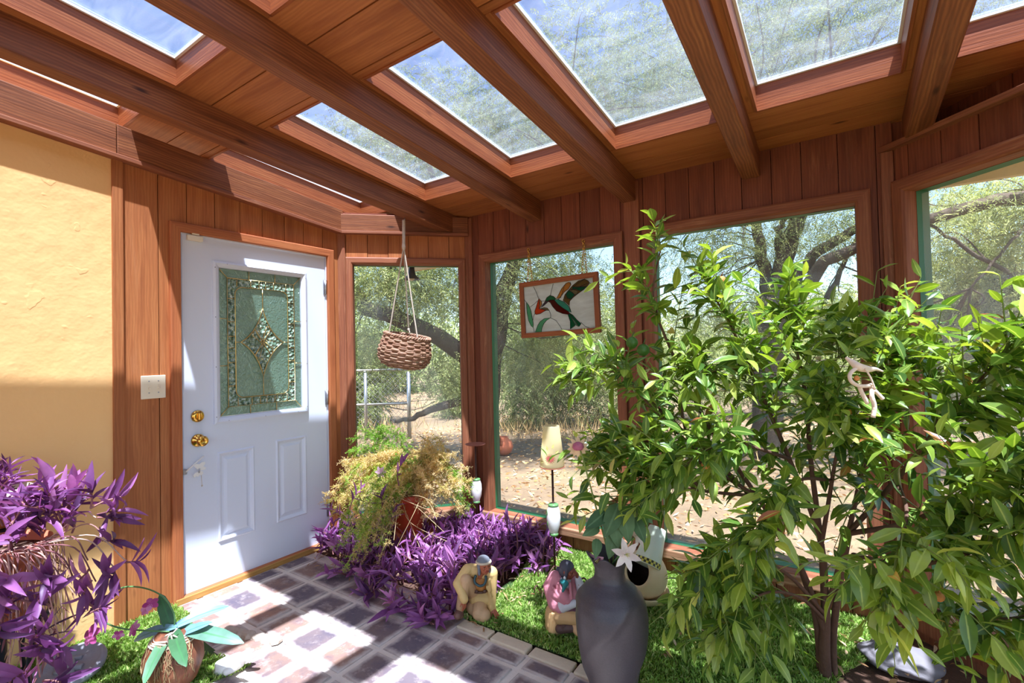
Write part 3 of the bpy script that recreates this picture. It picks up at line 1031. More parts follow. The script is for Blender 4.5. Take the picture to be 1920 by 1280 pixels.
def sprays(P, length, pairs, leaf, width):
    """feathery drooping sprays, returns V, F, tone"""
    N = len(P)
    d = RNG.normal(size=(N, 3)); d[:, 2] = d[:, 2] * .5 - .55; d = nrm(d)
    s = nrm(np.cross(d, RNG.normal(size=(N, 3)))); L = length * RNG.uniform(.6, 1.3, (N, 1))
    tn = np.clip(RNG.normal(.5, .2, N), 0, 1)
    pos, dirs, tone = [], [], []
    for k in range(pairs):
        t = (k + .5) / pairs
        p = P + d * L * t + np.array([0, 0, -1.0]) * (L * t * t * .35)
        for sg in (-1, 1):
            pos.append(p); dirs.append(d * .65 + s * sg * .8 + np.array([0, 0, -.25]) + RNG.normal(size=(N, 3)) * .15); tone.append(tn + RNG.normal(0, .06, N))
    pos = np.concatenate(pos); dirs = np.concatenate(dirs)
    V, F = needle_batch(pos, dirs, leaf * RNG.uniform(.7, 1.25, len(pos)), width)
    return V, F, np.clip(np.concatenate(tone), 0, 1)


def pts_of(lst):
    return [at(*p) for p in lst]


def tree(name, label, cat, base, limbs, lobes, twigs=40, leaf=.040, wid=.0085, length=.26, pairs=11, group=None, mat='mesquite', tone_shift=0.0):
    root = thing(name, label, cat, base, group)
    mb = MB(); nodes = []
    for path, r0, r1 in limbs:
        pc = curve(path, 18)
        n = len(pc)
        for i in range(1, n - 1):
            pc[i] = pc[i] + RNG.normal(size=3) * min(r0, .05) * .25
        mb.tube(pc, [r0 + (r1 - r0) * (i / (n - 1)) ** .8 for i in range(n)], 9)
        nodes += pc[n // 3:]
    allp = np.concatenate([cluster(*l) if len(l) == 7 else np.array(l[0]) + ball(l[2]) * np.array(l[1]) for l in lobes])
    nodes = np.array(nodes) if nodes else np.array([base])
    for q in allp[RNG.integers(0, len(allp), twigs)]:
        a = nodes[np.argmin(np.linalg.norm(nodes - q, axis=1))]
        m = (a + q) / 2 + RNG.normal(size=3) * .12 * np.linalg.norm(q - a) + np.array([0, 0, .08])
        r = min(.016, .006 + .004 * float(np.linalg.norm(q - a)))
        pc = curve([a, m, q, q + (q - m) * .4 + np.array([0, 0, -.15])], 12)
        mb.tube(pc, [r * (1 - .8 * i / (len(pc) - 1)) for i in range(len(pc))], 5, cap=False)
    mb.build('trunk', M['bark'], root)
    V, F, tn = sprays(allp, length, pairs, leaf, wid)
    np_mesh('foliage', V, F, M[mat], root, tone=np.clip(tn + tone_shift, 0, 1), smooth=False)
    return root


# mesquite whose trunk stands behind the corner post
tree('mesquite_tree', 'dark forked mesquite tree outside behind the corner post', 'tree', on_z(905, 860, ZG),
     [(pts_of([(905, 862, 6.6), (915, 740, 6.6), (930, 620, 6.5), (938, 560, 6.4)]), .17, .14),
      (pts_of([(938, 575, 6.4), (950, 530, 6.3), (972, 478, 6.2), (1010, 400, 6.0), (1060, 300, 5.6)]), .13, .05),
      (pts_of([(925, 700, 6.5), (880, 672, 6.3), (820, 632, 6.1), (750, 598, 5.9), (690, 575, 5.8), (650, 530, 5.8), (600, 440, 5.7)]), .13, .08),
      (pts_of([(915, 745, 6.6), (870, 752, 6.4), (815, 765, 6.2), (775, 782, 6.1), (740, 790, 6.0)]), .085, .02),
      (pts_of([(935, 570, 6.4), (900, 500, 6.3), (850, 420, 6.0), (800, 300, 5.6)]), .08, .03),
      (pts_of([(750, 598, 5.9), (725, 540, 5.8), (735, 480, 5.7), (760, 400, 5.5)]), .05, .02)],
     [(700, 520, 120, 70, 5.9, .7, 520), (810, 520, 110, 90, 6.2, .8, 520), (1000, 520, 110, 90, 6.4, .8, 500), (1080, 560, 90, 120, 6.6, .8, 420), (1000, 660, 80, 60, 6.8, .6, 260), (840, 700, 70, 50, 6.4, .5, 130),
      (720, 640, 80, 50, 6.2, .6, 170), (900, 300, 190, 120, 5.8, .9, 330), (700, 280, 140, 90, 5.4, .8, 200),
      ((-4.4, 4.6, 4.3), (1.3, 1.2, .6), 1500), ((-2.6, 5.2, 4.5), (1.4, 1.3, .7), 1700), ((-3.6, 6.6, 4.4), (1.6, 1.2, .7), 1300)], 70)
tree('mesquite_tree', 'mesquite tree with a fan of bare trunks beyond the citrus', 'tree', on_z(1440, 850, ZG),
     [(pts_of([(1436, 850, 6.2), (1438, 740, 6.2), (1444, 640, 6.1), (1448, 560, 6.0)]), .19, .16),
      (pts_of([(1444, 580, 6.0), (1432, 500, 6.0), (1420, 440, 5.9), (1410, 360, 5.8), (1400, 240, 5.6)]), .09, .04),
      (pts_of([(1450, 570, 6.0), (1466, 500, 5.9), (1486, 440, 5.8), (1505, 380, 5.6), (1530, 260, 5.3)]), .13, .07),
      (pts_of([(1452, 575, 6.0), (1500, 510, 5.8), (1550, 462, 5.6), (1610, 425, 5.4), (1690, 370, 5.1)]), .085, .04),
      (pts_of([(1455, 600, 6.0), (1510, 540, 5.7), (1550, 492, 5.5), (1610, 465, 5.3), (1690, 430, 5.0)]), .095, .05),
      (pts_of([(1470, 520, 5.9), (1456, 440, 5.8), (1475, 400, 5.7), (1490, 300, 5.4)]), .05, .02),
      (pts_of([(1550, 560, 5.9), (1580, 500, 5.7), (1600, 460, 5.6), (1640, 380, 5.4)]), .035, .015)],
     [(1330, 470, 110, 80, 6.3, .8, 300), (1480, 440, 170, 60, 5.9, .8, 300), (1360, 580, 120, 60, 6.4, .7, 240), (1560, 580, 120, 60, 6.4, .8, 300), (1600, 420, 90, 50, 5.5, .6, 90), (1450, 220, 260, 110, 5.4, .9, 260), (1180, 220, 180, 130, 6.0, .9, 380), (1550, 60, 200, 90, 5.0, .8, 160), ((-.6, 4.9, 4.4), (1.3, 1.1, .6), 1300), ((-1.2, 6.6, 4.7), (1.6, 1.2, .7), 1300), ((1.0, 5.6, 4.7), (1.3, 1.2, .6), 900)], 110, .036, .0075)
tree('mesquite_tree', 'pale mesquite tree with a level bough outside the hazy window', 'tree', on_z(2150, 850, ZG),
     [(pts_of([(2150, 850, 5.4), (2130, 650, 5.4), (2080, 480, 5.2)]), .16, .12),
      (pts_of([(2100, 500, 5.2), (2000, 395, 5.0), (1900, 372, 4.9), (1800, 392, 4.9), (1700, 420, 5.0), (1620, 470, 5.1)]), .1, .04),
      (pts_of([(2080, 480, 5.2), (1960, 530, 5.0), (1850, 490, 4.9), (1790, 450, 4.9), (1740, 420, 5.0)]), .03, .014),
      (pts_of([(1960, 380, 5.0), (1890, 460, 4.8), (1820, 540, 4.8)]), .02, .01),
      (pts_of([(2080, 480, 5.2), (2050, 300, 4.8), (1980, 150, 4.5)]), .09, .05)],
     [(1800, 560, 120, 110, 5.6, .8, 800), (1900, 600, 110, 120, 5.4, .8, 700), (1850, 400, 130, 40, 5.0, .6, 130), (1740, 680, 90, 70, 5.8, .6, 420), (1900, 740, 130, 70, 5.7, .7, 460), (1830, 470, 130, 50, 5.6, .7, 260), (1850, 370, 140, 50, 5.6, .7, 330), (1960, 460, 70, 90, 4.9, .6, 160), ((2.6, 4.2, 4.0), (1.3, 1.3, .6), 1100)], 90, .040, .0085, tone_shift=.16)
# shrubs further back
tree('desert_shrub', 'dark green shrub behind the wire fence', 'shrub', on_z(690, 790, ZG), [(pts_of([(690, 792, 9.6), (690, 740, 9.6)]), .05, .03)],
     [(678, 740, 45, 60, 9.6, .8, 260), (715, 660, 60, 50, 10, .8, 160), (680, 690, 60, 90, 9.8, .8, 260), (850, 730, 36, 60, 11, .8, 150)], 24, .07, .016, tone_shift=-.2)
tree('desert_shrub', 'dense shrub outside below the stained glass panel', 'shrub', on_z(1040, 800, ZG), [(pts_of([(1040, 800, 9.4), (1040, 720, 9.4)]), .05, .03), (pts_of([(960, 800, 9.2), (970, 720, 9.2)]), .04, .02)],
     [(985, 730, 60, 75, 9.2, .8, 330), (1040, 640, 110, 60, 9.0, .8, 260), (1080, 710, 80, 90, 9.4, .9, 420), (1160, 740, 70, 70, 9.4, .8, 200)], 60, .06, .014, tone_shift=-.12)
tree('desert_shrub', 'broad shrub outside behind the top of the citrus', 'shrub', on_z(1380, 780, ZG), [(pts_of([(1380, 780, 9.8), (1380, 690, 9.8)]), .05, .03)],
     [(1300, 690, 90, 80, 9.6, .9, 360), (1430, 700, 90, 70, 9.8, .9, 300), (1560, 690, 90, 80, 9.8, .9, 340), (1750, 690, 110, 90, 9.6, .9, 380), (1930, 690, 110, 90, 9.4, .9, 380)], 50, .065, .015)
# far treeline closes the view
P = np.concatenate([cluster(x, 640 + RNG.integers(-40, 30), 130, 95, 17 + RNG.random() * 4, 1.5, 210) for x in range(380, 2300, 120)])
V, F, tn = sprays(P, .75, 6, .26, .06)
tag(np_mesh('treeline', V, F, M['mesquite'], None, (0, 0, 0), tone=np.clip(tn - .05, 0, 1), smooth=False), 'hazy band of far trees closing the yard', 'trees', None, 'stuff')
# fallen leaves and twigs, dry grass
N = 9000
X = RNG.uniform(-6.5, 3.5, N); Y = 3.2 + RNG.random(N) ** 1.5 * 8
keep = (Y > YC + .15 + np.maximum(0, -(X - XB)) * -1.0) & ~((X < XB) & (Y < X - XA + YB + .2)); X = X[keep]; Y = Y[keep]; N = len(X)
P = np.stack([X, Y, np.full(N, ZG + .008)], 1)
V, F = needle_batch(P, np.stack([RNG.normal(size=N), RNG.normal(size=N), RNG.uniform(-.1, .35, N)], 1), RNG.uniform(.03, .09, N), RNG.uniform(.012, .03, N))
tag(np_mesh('leaf_litter', V, F, M['dead_leaf'], None, (0, 4, ZG), tone=RNG.random(N)), 'dry leaf litter strewn over the yard', 'leaf litter', None, 'stuff')
P = np.concatenate([on_z(x, y, ZG) + RNG.normal(size=(n, 3)) * [r, r, 0] for x, y, r, n in ((720, 815, .5, 240), (700, 770, .5, 150), (985, 815, .4, 180), (1060, 808, .6, 180), (1130, 830, .4, 120), (860, 770, .6, 120), (1290, 860, .5, 120))])
N = len(P); P[:, 2] = ZG
V, F = needle_batch(P, np.stack([RNG.normal(size=N) * .35, RNG.normal(size=N) * .35, np.ones(N)], 1), RNG.uniform(.15, .42, N), .012)
tag(np_mesh('dry_grass', V, F, M['straw'], None, (0, 6, ZG), tone=RNG.random(N)), 'tufts of dry straw coloured grass in the yard', 'grass', None, 'stuff')

# chain link fence
root = thing('chain_link_fence', 'silver chain link fence outside behind the basket', 'fence', on_z(730, 822, ZG))
pA, pB = on_z(650, 826, ZG), on_z(768, 822, ZG)
dv = (pB - pA)[:2]; Lf = float(np.linalg.norm(dv)); dv = dv / Lf
fF_ = wall_map((pA[0], pA[1]), dv, (-dv[1], dv[0]))
for s, h, r in ((.33, 1.14, .028), (Lf, 1.14, .034)):
    mb = MB(); mb.tube([fF_(s, 0, ZG), fF_(s, 0, h - .06 + ZG + .06)], r, 12); mb.build('post', M['steel'], root)
for h in (1.08, .5):
    mb = MB(); mb.tube([fF_(-1.2, 0, h), fF_(Lf, 0, h)], .02, 10); mb.build('rail', M['steel'], root)
mb = MB(); H = 1.12; st = .085
k = -1.2 - H
while k < Lf:
    for sg in (1, -1):
        a = [(k + t * H, t * H) for t in (0, 1)] if sg > 0 else [(k + H - t * H, t * H) for t in (0, 1)]
        (sa, za), (sb, zb) = a
        def clip(s, z, s2, z2):
            if s < -1.2: z = z + (z2 - z) * (-1.2 - s) / (s2 - s); s = -1.2
            if s > Lf: z = z + (z2 - z) * (Lf - s) / (s2 - s); s = Lf
            return s, z
        if max(sa, sb) < -1.2 or min(sa, sb) > Lf: continue
        p = clip(sa, za, sb, zb); q = clip(sb, zb, sa, za)
        mb.tube([fF_(p[0], .02 * sg * .1, ZG + p[1]), fF_(q[0], .02 * sg * .1, ZG + q[1])], .0022, 4, cap=False)
    k += st
mb.build('wire_mesh', M['steel'], root)

# outside lamp under the eave
pl = at(772, 515, 4.15)
root = thing('outdoor_lamp', 'dark bell shaped outdoor lamp behind the basket ropes', 'lamp', pl)
mb = MB(); mb.lathe([(0, .09), (.022, .085), (.026, .04), (.034, .0), (.066, -.035), (.07, -.042), (.062, -.036), (.03, -.002), (.0, .01)], pl, 24); mb.build('shade', M['black_iron'], root)
mb = MB(); mb.lathe([(0, -.055), (.02, -.045), (.026, -.03), (.018, -.005), (0, 0)], pl, 16); mb.build('bulb', M['cream_ceramic'], root)
mb = MB(); mb.tube([pl + [0, 0, .085], pl + [0, 0, .32], ], .008, 8); mb.build('hanger', M['black_iron'], root)
# clay pot outside
pp = on_z(944, 852, ZG); dd = depth_of(pp) / F_PX
root = thing('clay_pot', 'rounded terracotta pot lying outside by the green frame', 'pot', pp)
mb = MB(); r = 19 * dd
mb.lathe([(r * .5, 0), (r * .85, r * .35), (r, r * .8), (r * .85, r * 1.3), (r * .5, r * 1.6), (r * .55, r * 1.75), (r * .45, r * 1.75), (r * .4, r * 1.5), (0, r * 1.3)], pp, 24); mb.build('body', M['terracotta'], root)
mb = MB(); mb.tube(curve([pp + [r * .3, -r * .8, r * 1.1], pp + [r * .5, -r * .9, r * 1.7], pp + [-r * .1, -r * .7, r * 2.0]], 8), r * .12, 8); mb.build('handle', M['terracotta'], root)
# ---------------------------------------------------------------- things indoors
# light switch plate on the boards beside the door
root = thing('light_switch', 'almond double light switch plate on the boards beside the door', 'light switch', fA(1.06, 0, 1.2))
mb = MB(); mb.box((1.004, 0, 1.138), (1.118, .007, 1.262), fA); mb.build('cover_plate', M['almond'], root, bevel=.004)
for s in (1.040, 1.083):
    mb = MB(); mb.box((s - .005, .006, 1.192), (s + .005, .010, 1.214), fA); b0 = len(mb.v)
    mb.box((s - .004, .008, 1.190), (s + .004, .022, 1.199), fA); mb.build('toggle', M['almond'], root, bevel=.0015)
    for zz in (1.170, 1.232):
        mb = MB(); mb.lathe([(.0035, 0), (.003, .0015), (0, .002)], n=10, M=Matrix.Translation(Vector(fA(s, .007, zz))) @ Matrix.Rotation(math.pi / 2, 4, 'Y'))
        mb.build('screw', M['steel'], root)

# latch rod with a butterfly ornament
root = thing('door_latch', 'thin white latch rod slanting from the door jamb below the brass knob', 'latch', fA(1.206, .02, .70))
mb = MB(); mb.tube([fA(1.207, .012, .714), fA(1.292, .034, .79)], .0042, 8); mb.build('rod', M['white'], root)
mb = MB(); mb.box((1.196, 0, .700), (1.216, .012, .728), fA); mb.build('bracket', M['steel'], root, bevel=.002)
root = thing('butterfly_ornament', 'small white butterfly ornament hanging from the latch rod on the door', 'ornament', fA(1.268, .03, .66))


def fO(a, t, b):
    return fA(1.266 + a, .030 + t, .712 + b)


mb = MB()
w1 = [(0, .002), (-.012, .014), (-.028, .036), (-.016, .042), (.004, .036), (.016, .044), (.030, .046), (.034, .034), (.024, .018), (.036, .012), (.034, 0), (.016, -.002)]
mb.poly(w1, fO, 0, .004); mb.build('upper_wings', M['white'], root, bevel=.001)
mb = MB(); mb.poly([(.004, -.002), (.020, -.008), (.022, -.022), (.012, -.028), (.004, -.024), (-.004, -.034), (-.014, -.028), (-.024, -.034), (-.028, -.022), (-.022, -.010)], fO, .001, .005); mb.build('lower_wings', M['white'], root, bevel=.001)
mb = MB(); mb.tube([fO(.002, .006, .012), fO(.0, .007, -.012)], .004, 8); mb.build('body', M['steel'], root)
mb = MB(); mb.tube([fO(.012, .002, -.02), fO(.016, .002, -.085)], .0014, 6); mb.lathe([(0, -.006), (.004, -.004), (.004, .003), (0, .005)], fO(.016, .002, -.088), 10); mb.build('pull_cord', M['rope'], root)

# hanging basket
hook = at(757, 408, 3.43); bc = at(760, 655, 3.43)
root = thing('hanging_basket', 'empty brown wicker basket hanging on ropes from the rafter', 'basket', bc)
tilt = Matrix.Translation(Vector(bc)) @ Matrix.Rotation(math.radians(11), 4, Vector(CF)) @ Matrix.Rotation(math.radians(4), 4, Vector(CR))


def T(p):
    return tuple(tilt @ Vector(p))


def brad(z):     # z from -.13 to .10
    t = (z + .125) / .225
    return np.interp(t, [0, .1, .25, .5, .75, 1], [.105, .150, .176, .182, .168, .155])


mb = MB(); NS = 22; rows = 13
for i in range(rows):
    z = -.118 + .20 * i / (rows - 1)
    for ph in (0, 1):
        pts = []
        for k in range(NS * 4):
            th = 2 * math.pi * k / (NS * 4)
            r = brad(z) + .0075 * math.cos(th * NS / 2 + math.pi * (i + ph))
            pts.append(T((r * math.cos(th), r * math.sin(th), z + .002 * math.sin(th * 5 + i * 2) + (.004 if ph else -.004))))
        mb.tube(pts, .0048, 6, tone=min(1, max(0, random.gauss(.55, .2))), close=True)
mb.build('weave', M['wicker'], root)
mb = MB()
for k in range(NS):
    th = 2 * math.pi * (k + .5) / NS * 1.0
    mb.tube([T((brad(z) * math.cos(th), brad(z) * math.sin(th), z)) for z in np.linspace(-.125, .09, 9)], .004, 5, tone=.25)
mb.build('stake', M['wicker'], root)
mb = MB()
for q in range(3):
    pts = [T(((.157 + .008 * math.cos(th * 16 + q * 2.1)) * math.cos(th), (.157 + .008 * math.cos(th * 16 + q * 2.1)) * math.sin(th), .098 + .008 * math.sin(th * 16 + q * 2.1))) for th in np.linspace(0, 2 * math.pi, 160, endpoint=False)]
    mb.tube(pts, .006, 6, tone=.35 + .2 * q, close=True)
mb.build('rim', M['wicker'], root)
mb = MB(); mb.lathe([(0, -.128), (.10, -.128), (.112, -.122), (.10, -.116), (0, -.116)], n=24, M=tilt, tone=.4); mb.build('base', M['wicker'], root)


def twisted(mb, a, b, r=.0045, turns=14, strands=2):
    a = np.array(a, float); b = np.array(b, float); d = b - a; L = np.linalg.norm(d); d /= L
    x = np.cross(d, [0.3, .9, .2]); x /= np.linalg.norm(x); y = np.cross(d, x); n = turns * 6
    for s in range(strands):
        mb.tube([a + d * L * k / n + r * .62 * (math.cos(2 * math.pi * (k / 6 + s / strands)) * x + math.sin(2 * math.pi * (k / 6 + s / strands)) * y) for k in range(n + 1)], r * .62, 5)


knot = at(757, 462, 3.43)
for az, dr in ((198, .14), (60, .15), (318, .15)):
    e = T((.155 * math.cos(math.radians(az)), .155 * math.sin(math.radians(az)), .10))
    if az == 198: e = tuple(at(729, 628, 3.40))
    if az == 318: e = tuple(at(783, 636, 3.33))
    if az == 60: e = tuple(at(766, 618, 3.55))
    mb = MB(); twisted(mb, knot, e, .0046, 40); mb.lathe([(0, -.012), (.008, -.008), (.010, 0), (.007, .010), (0, .014)], e, 10)
    mb.tube(curve([e, np.array(e) + [.012, 0, -.02], np.array(e) + [0, .006, -.05]], 8), .004, 6)
    mb.build('rope', M['rope'], root)
mb = MB(); twisted(mb, knot + [0, 0, -.01], hook + [0, 0, -.02], .010, 12, 3)
mb.lathe([(0, -.03), (.012, -.02), (.014, 0), (.011, .02), (0, .03)], knot, 12); mb.build('top_rope', M['rope'], root)
mb = MB()
mb.tube([hook + [.012 * math.cos(t), .012 * math.sin(t) * .4, -.012 + .012 * math.sin(t)] for t in np.linspace(-2.6, 1.5, 12)], .003, 6); mb.tube([hook + [0, 0, .002], hook + [0, 0, .02]], .003, 6); mb.build('hook', M['steel'], root)

# stained glass panel
YS = 2.855
q = [on_y(974, 530, YS), on_y(1121, 510, YS), on_y(1127, 622, YS), on_y(980, 635, YS)]
root = thing('stained_glass_panel', 'wood framed stained glass panel of a green bird at an orange flower', 'stained glass', (q[0] + q[2]) / 2)
c0 = (q[0] + q[1] + q[2] + q[3]) / 4
ex = (q[1] - q[0] + q[2] - q[3]) / 2; WP = np.linalg.norm(ex); ex /= WP
ez = (q[0] - q[3] + q[1] - q[2]) / 2; HP = np.linalg.norm(ez); ez = ez - ex * (ez @ ex); ez /= np.linalg.norm(ez)
ey = np.cross(ez, ex)      # towards the window or the room
if ey[1] > 0: ey = -ey


def fS(a, t, b):
    return tuple(c0 + ex * a + ey * t + ez * b)


mb = MB(); mb.sweep_rect((-WP / 2, -HP / 2, WP / 2, HP / 2), [(0, -.012), (0, .012), (.003, .015), (.030, .015), (.033, .012), (.033, -.012), (0, -.012)], fS)
mb.build('frame', M['curb'], root)
IW, IH = WP - .066, HP - .066
mb = MB(); mb.box((-IW / 2 - .004, -.003, -IH / 2 - .004), (IW / 2 + .004, .0, IH / 2 + .004), fS); mb.build('opal_glass', M['g_opal'], root)
CA, CB, CD_, CE = (np.array(p, float) for p in ((145, 555), (965, 450), (1000, 1055), (165, 1120)))


def uv3(p):
    p = np.array(p, float); u, v = .5, .5
    for _ in range(12):
        f = (1 - u) * (1 - v) * CA + u * (1 - v) * CB + u * v * CD_ + (1 - u) * v * CE - p
        du = (1 - v) * (CB - CA) + v * (CD_ - CE); dv_ = (1 - u) * (CE - CA) + u * (CD_ - CB)
        J = np.array([du, dv_]).T; st = np.linalg.solve(J, f); u -= st[0]; v -= st[1]
    return ((u - .5) * IW, (.5 - v) * IH)


def fold3(pts):
    return [uv3(p) for p in pts]


pieces = [
    ('leaf', 'jade', [(178, 740), (205, 775), (232, 840), (248, 920), (262, 1000), (260, 1050), (235, 1030), (200, 960), (182, 860)]),
    ('leaf', 'jade', [(285, 1105), (320, 1020), (350, 975), (400, 940), (478, 932), (430, 960), (395, 1000), (372, 1050), (362, 1105)]),
    ('bloom', 'orange', [(282, 850), (300, 800), (322, 730), (335, 690), (345, 740), (340, 820), (400, 825), (440, 835), (400, 850), (350, 880), (300, 890), (284, 880)]),
    ('petal', 'amber', [(335, 695), (368, 730), (372, 770), (345, 815), (340, 760)]),
    ('petal', 'sage', [(345, 820), (400, 805), (440, 812), (462, 842), (420, 838)]),
    ('head', 'emerald', [(412, 725), (432, 685), (470, 658), (515, 672), (545, 700), (520, 715), (470, 715), (440, 728)]),
    ('beak', 'beak', [(415, 728), (455, 728), (430, 752), (392, 785), (362, 805), (385, 770)]),
    ('breast', 'red', [(440, 728), (470, 715), (522, 715), (560, 762), (620, 810), (680, 850), (708, 880), (690, 892), (620, 880), (550, 850), (500, 790), (475, 745)]),
    ('back', 'teal', [(522, 712), (570, 708), (640, 740), (690, 790), (722, 868), (680, 850), (610, 805), (560, 760)]),
    ('near_wing', 'amber', [(548, 700), (575, 650), (610, 580), (660, 515), (700, 500), (718, 530), (690, 580), (640, 620), (590, 690)]),
    ('far_wing', 'olive', [(628, 722), (650, 650), (690, 600), (740, 540), (800, 490), (870, 468), (910, 490), (925, 515), (905, 550), (860, 595), (800, 640), (740, 690), (705, 730), (700, 785), (660, 745)]),
    ('wing_feather', 'emerald', [(660, 650), (690, 600), (730, 625), (760, 655), (720, 705), (700, 705), (675, 690)]),
    ('wing_feather', 'emerald', [(735, 560), (800, 560), (868, 560), (900, 552), (860, 598), (825, 610), (780, 590), (735, 585)]),
    ('wing_feather', 'sage', [(700, 600), (740, 590), (800, 610), (790, 645), (762, 655), (735, 625)]),
    ('tail', 'emerald', [(685, 895), (712, 880), (740, 900), (790, 960), (835, 1005), (815, 1040), (770, 990), (765, 1030), (712, 1068), (712, 980)]),
    ('tail_feather', 'jade', [(712, 890), (740, 940), (790, 1000), (805, 1040), (765, 1015), (738, 960)]),
]
lead = MB()
for k, (nm, col, pts) in enumerate(pieces):
    uvp = fold3(pts)
    mb = MB(); mb.poly(uvp, fS, -.0035, .0012 + .0006 * (1 + (nm in ('wing_feather', 'tail_feather', 'petal')) + .01 * k)); mb.build(nm, M['g_' + col], root)
    lead.tube([fS(a, .0022, b) for a, b in uvp], .0018, 5, close=True)
for ln in ([(270, 548), (300, 610), (330, 690)], [(512, 515), (492, 590), (478, 658)], [(148, 705), (178, 740)], [(222, 798), (280, 760), (318, 722)], [(255, 970), (270, 900), (284, 880)], [(262, 1050), (275, 1108)], [(462, 842), (480, 890), (478, 932)],
           [(478, 932), (545, 965), (590, 1030), (620, 1082)], [(415, 728), (368, 725)], [(925, 515), (968, 535)], [(722, 868), (700, 785)], [(830, 985), (880, 1035), (930, 1060)], [(712, 500), (718, 530)], [(570, 708), (590, 690)], [(868, 468), (740, 560)], [(905, 520), (720, 600)], [(720, 705), (640, 690)], [(640, 560), (600, 690)]):
    lead.tube([fS(*(lambda p: (p[0], .0022, p[1]))(uv3(p))) for p in ln], .0016, 5)
lead.build('came', M['lead'], root)


def chain(p, q, link=.022, r=.0016):
    mb = MB(); p = np.array(p, float); q = np.array(q, float); d = q - p; L = np.linalg.norm(d); d /= L
    n = int(L / (link * .72)); x = np.cross(d, [0.2, 1, .1]); x /= np.linalg.norm(x); y = np.cross(d, x)
    for k in range(n):
        c = p + d * L * (k + .5) / n; s = x if k % 2 else y
        mb.tube([c + d * math.sin(t) * link * .5 + s * math.cos(t) * link * .28 for t in np.linspace(0, 2 * math.pi, 12, endpoint=False)], r, 5, close=True)
    return mb


for (tx, ty), (bx, by) in (((991, 468), (994, 527)), ((1094, 452), (1096, 516))):
    a = on_y(tx, ty, YC - .03); b = on_y(bx, by, YS)
    for sg in (-1, 1):
        mb = chain(a, b + ex * sg * .018, .024, .0017); mb.build('chain', M['brass'], root)
    mb = MB(); mb.tube([a + [.010 * math.cos(t), -.004, .010 * math.sin(t)] for t in np.linspace(-1.2, 4.2, 12)], .0022, 6); mb.tube([a + [0, 0.035, .01], a + [0, -.004, .01]], .0022, 6); mb.build('screw_eye', M['brass'], root)

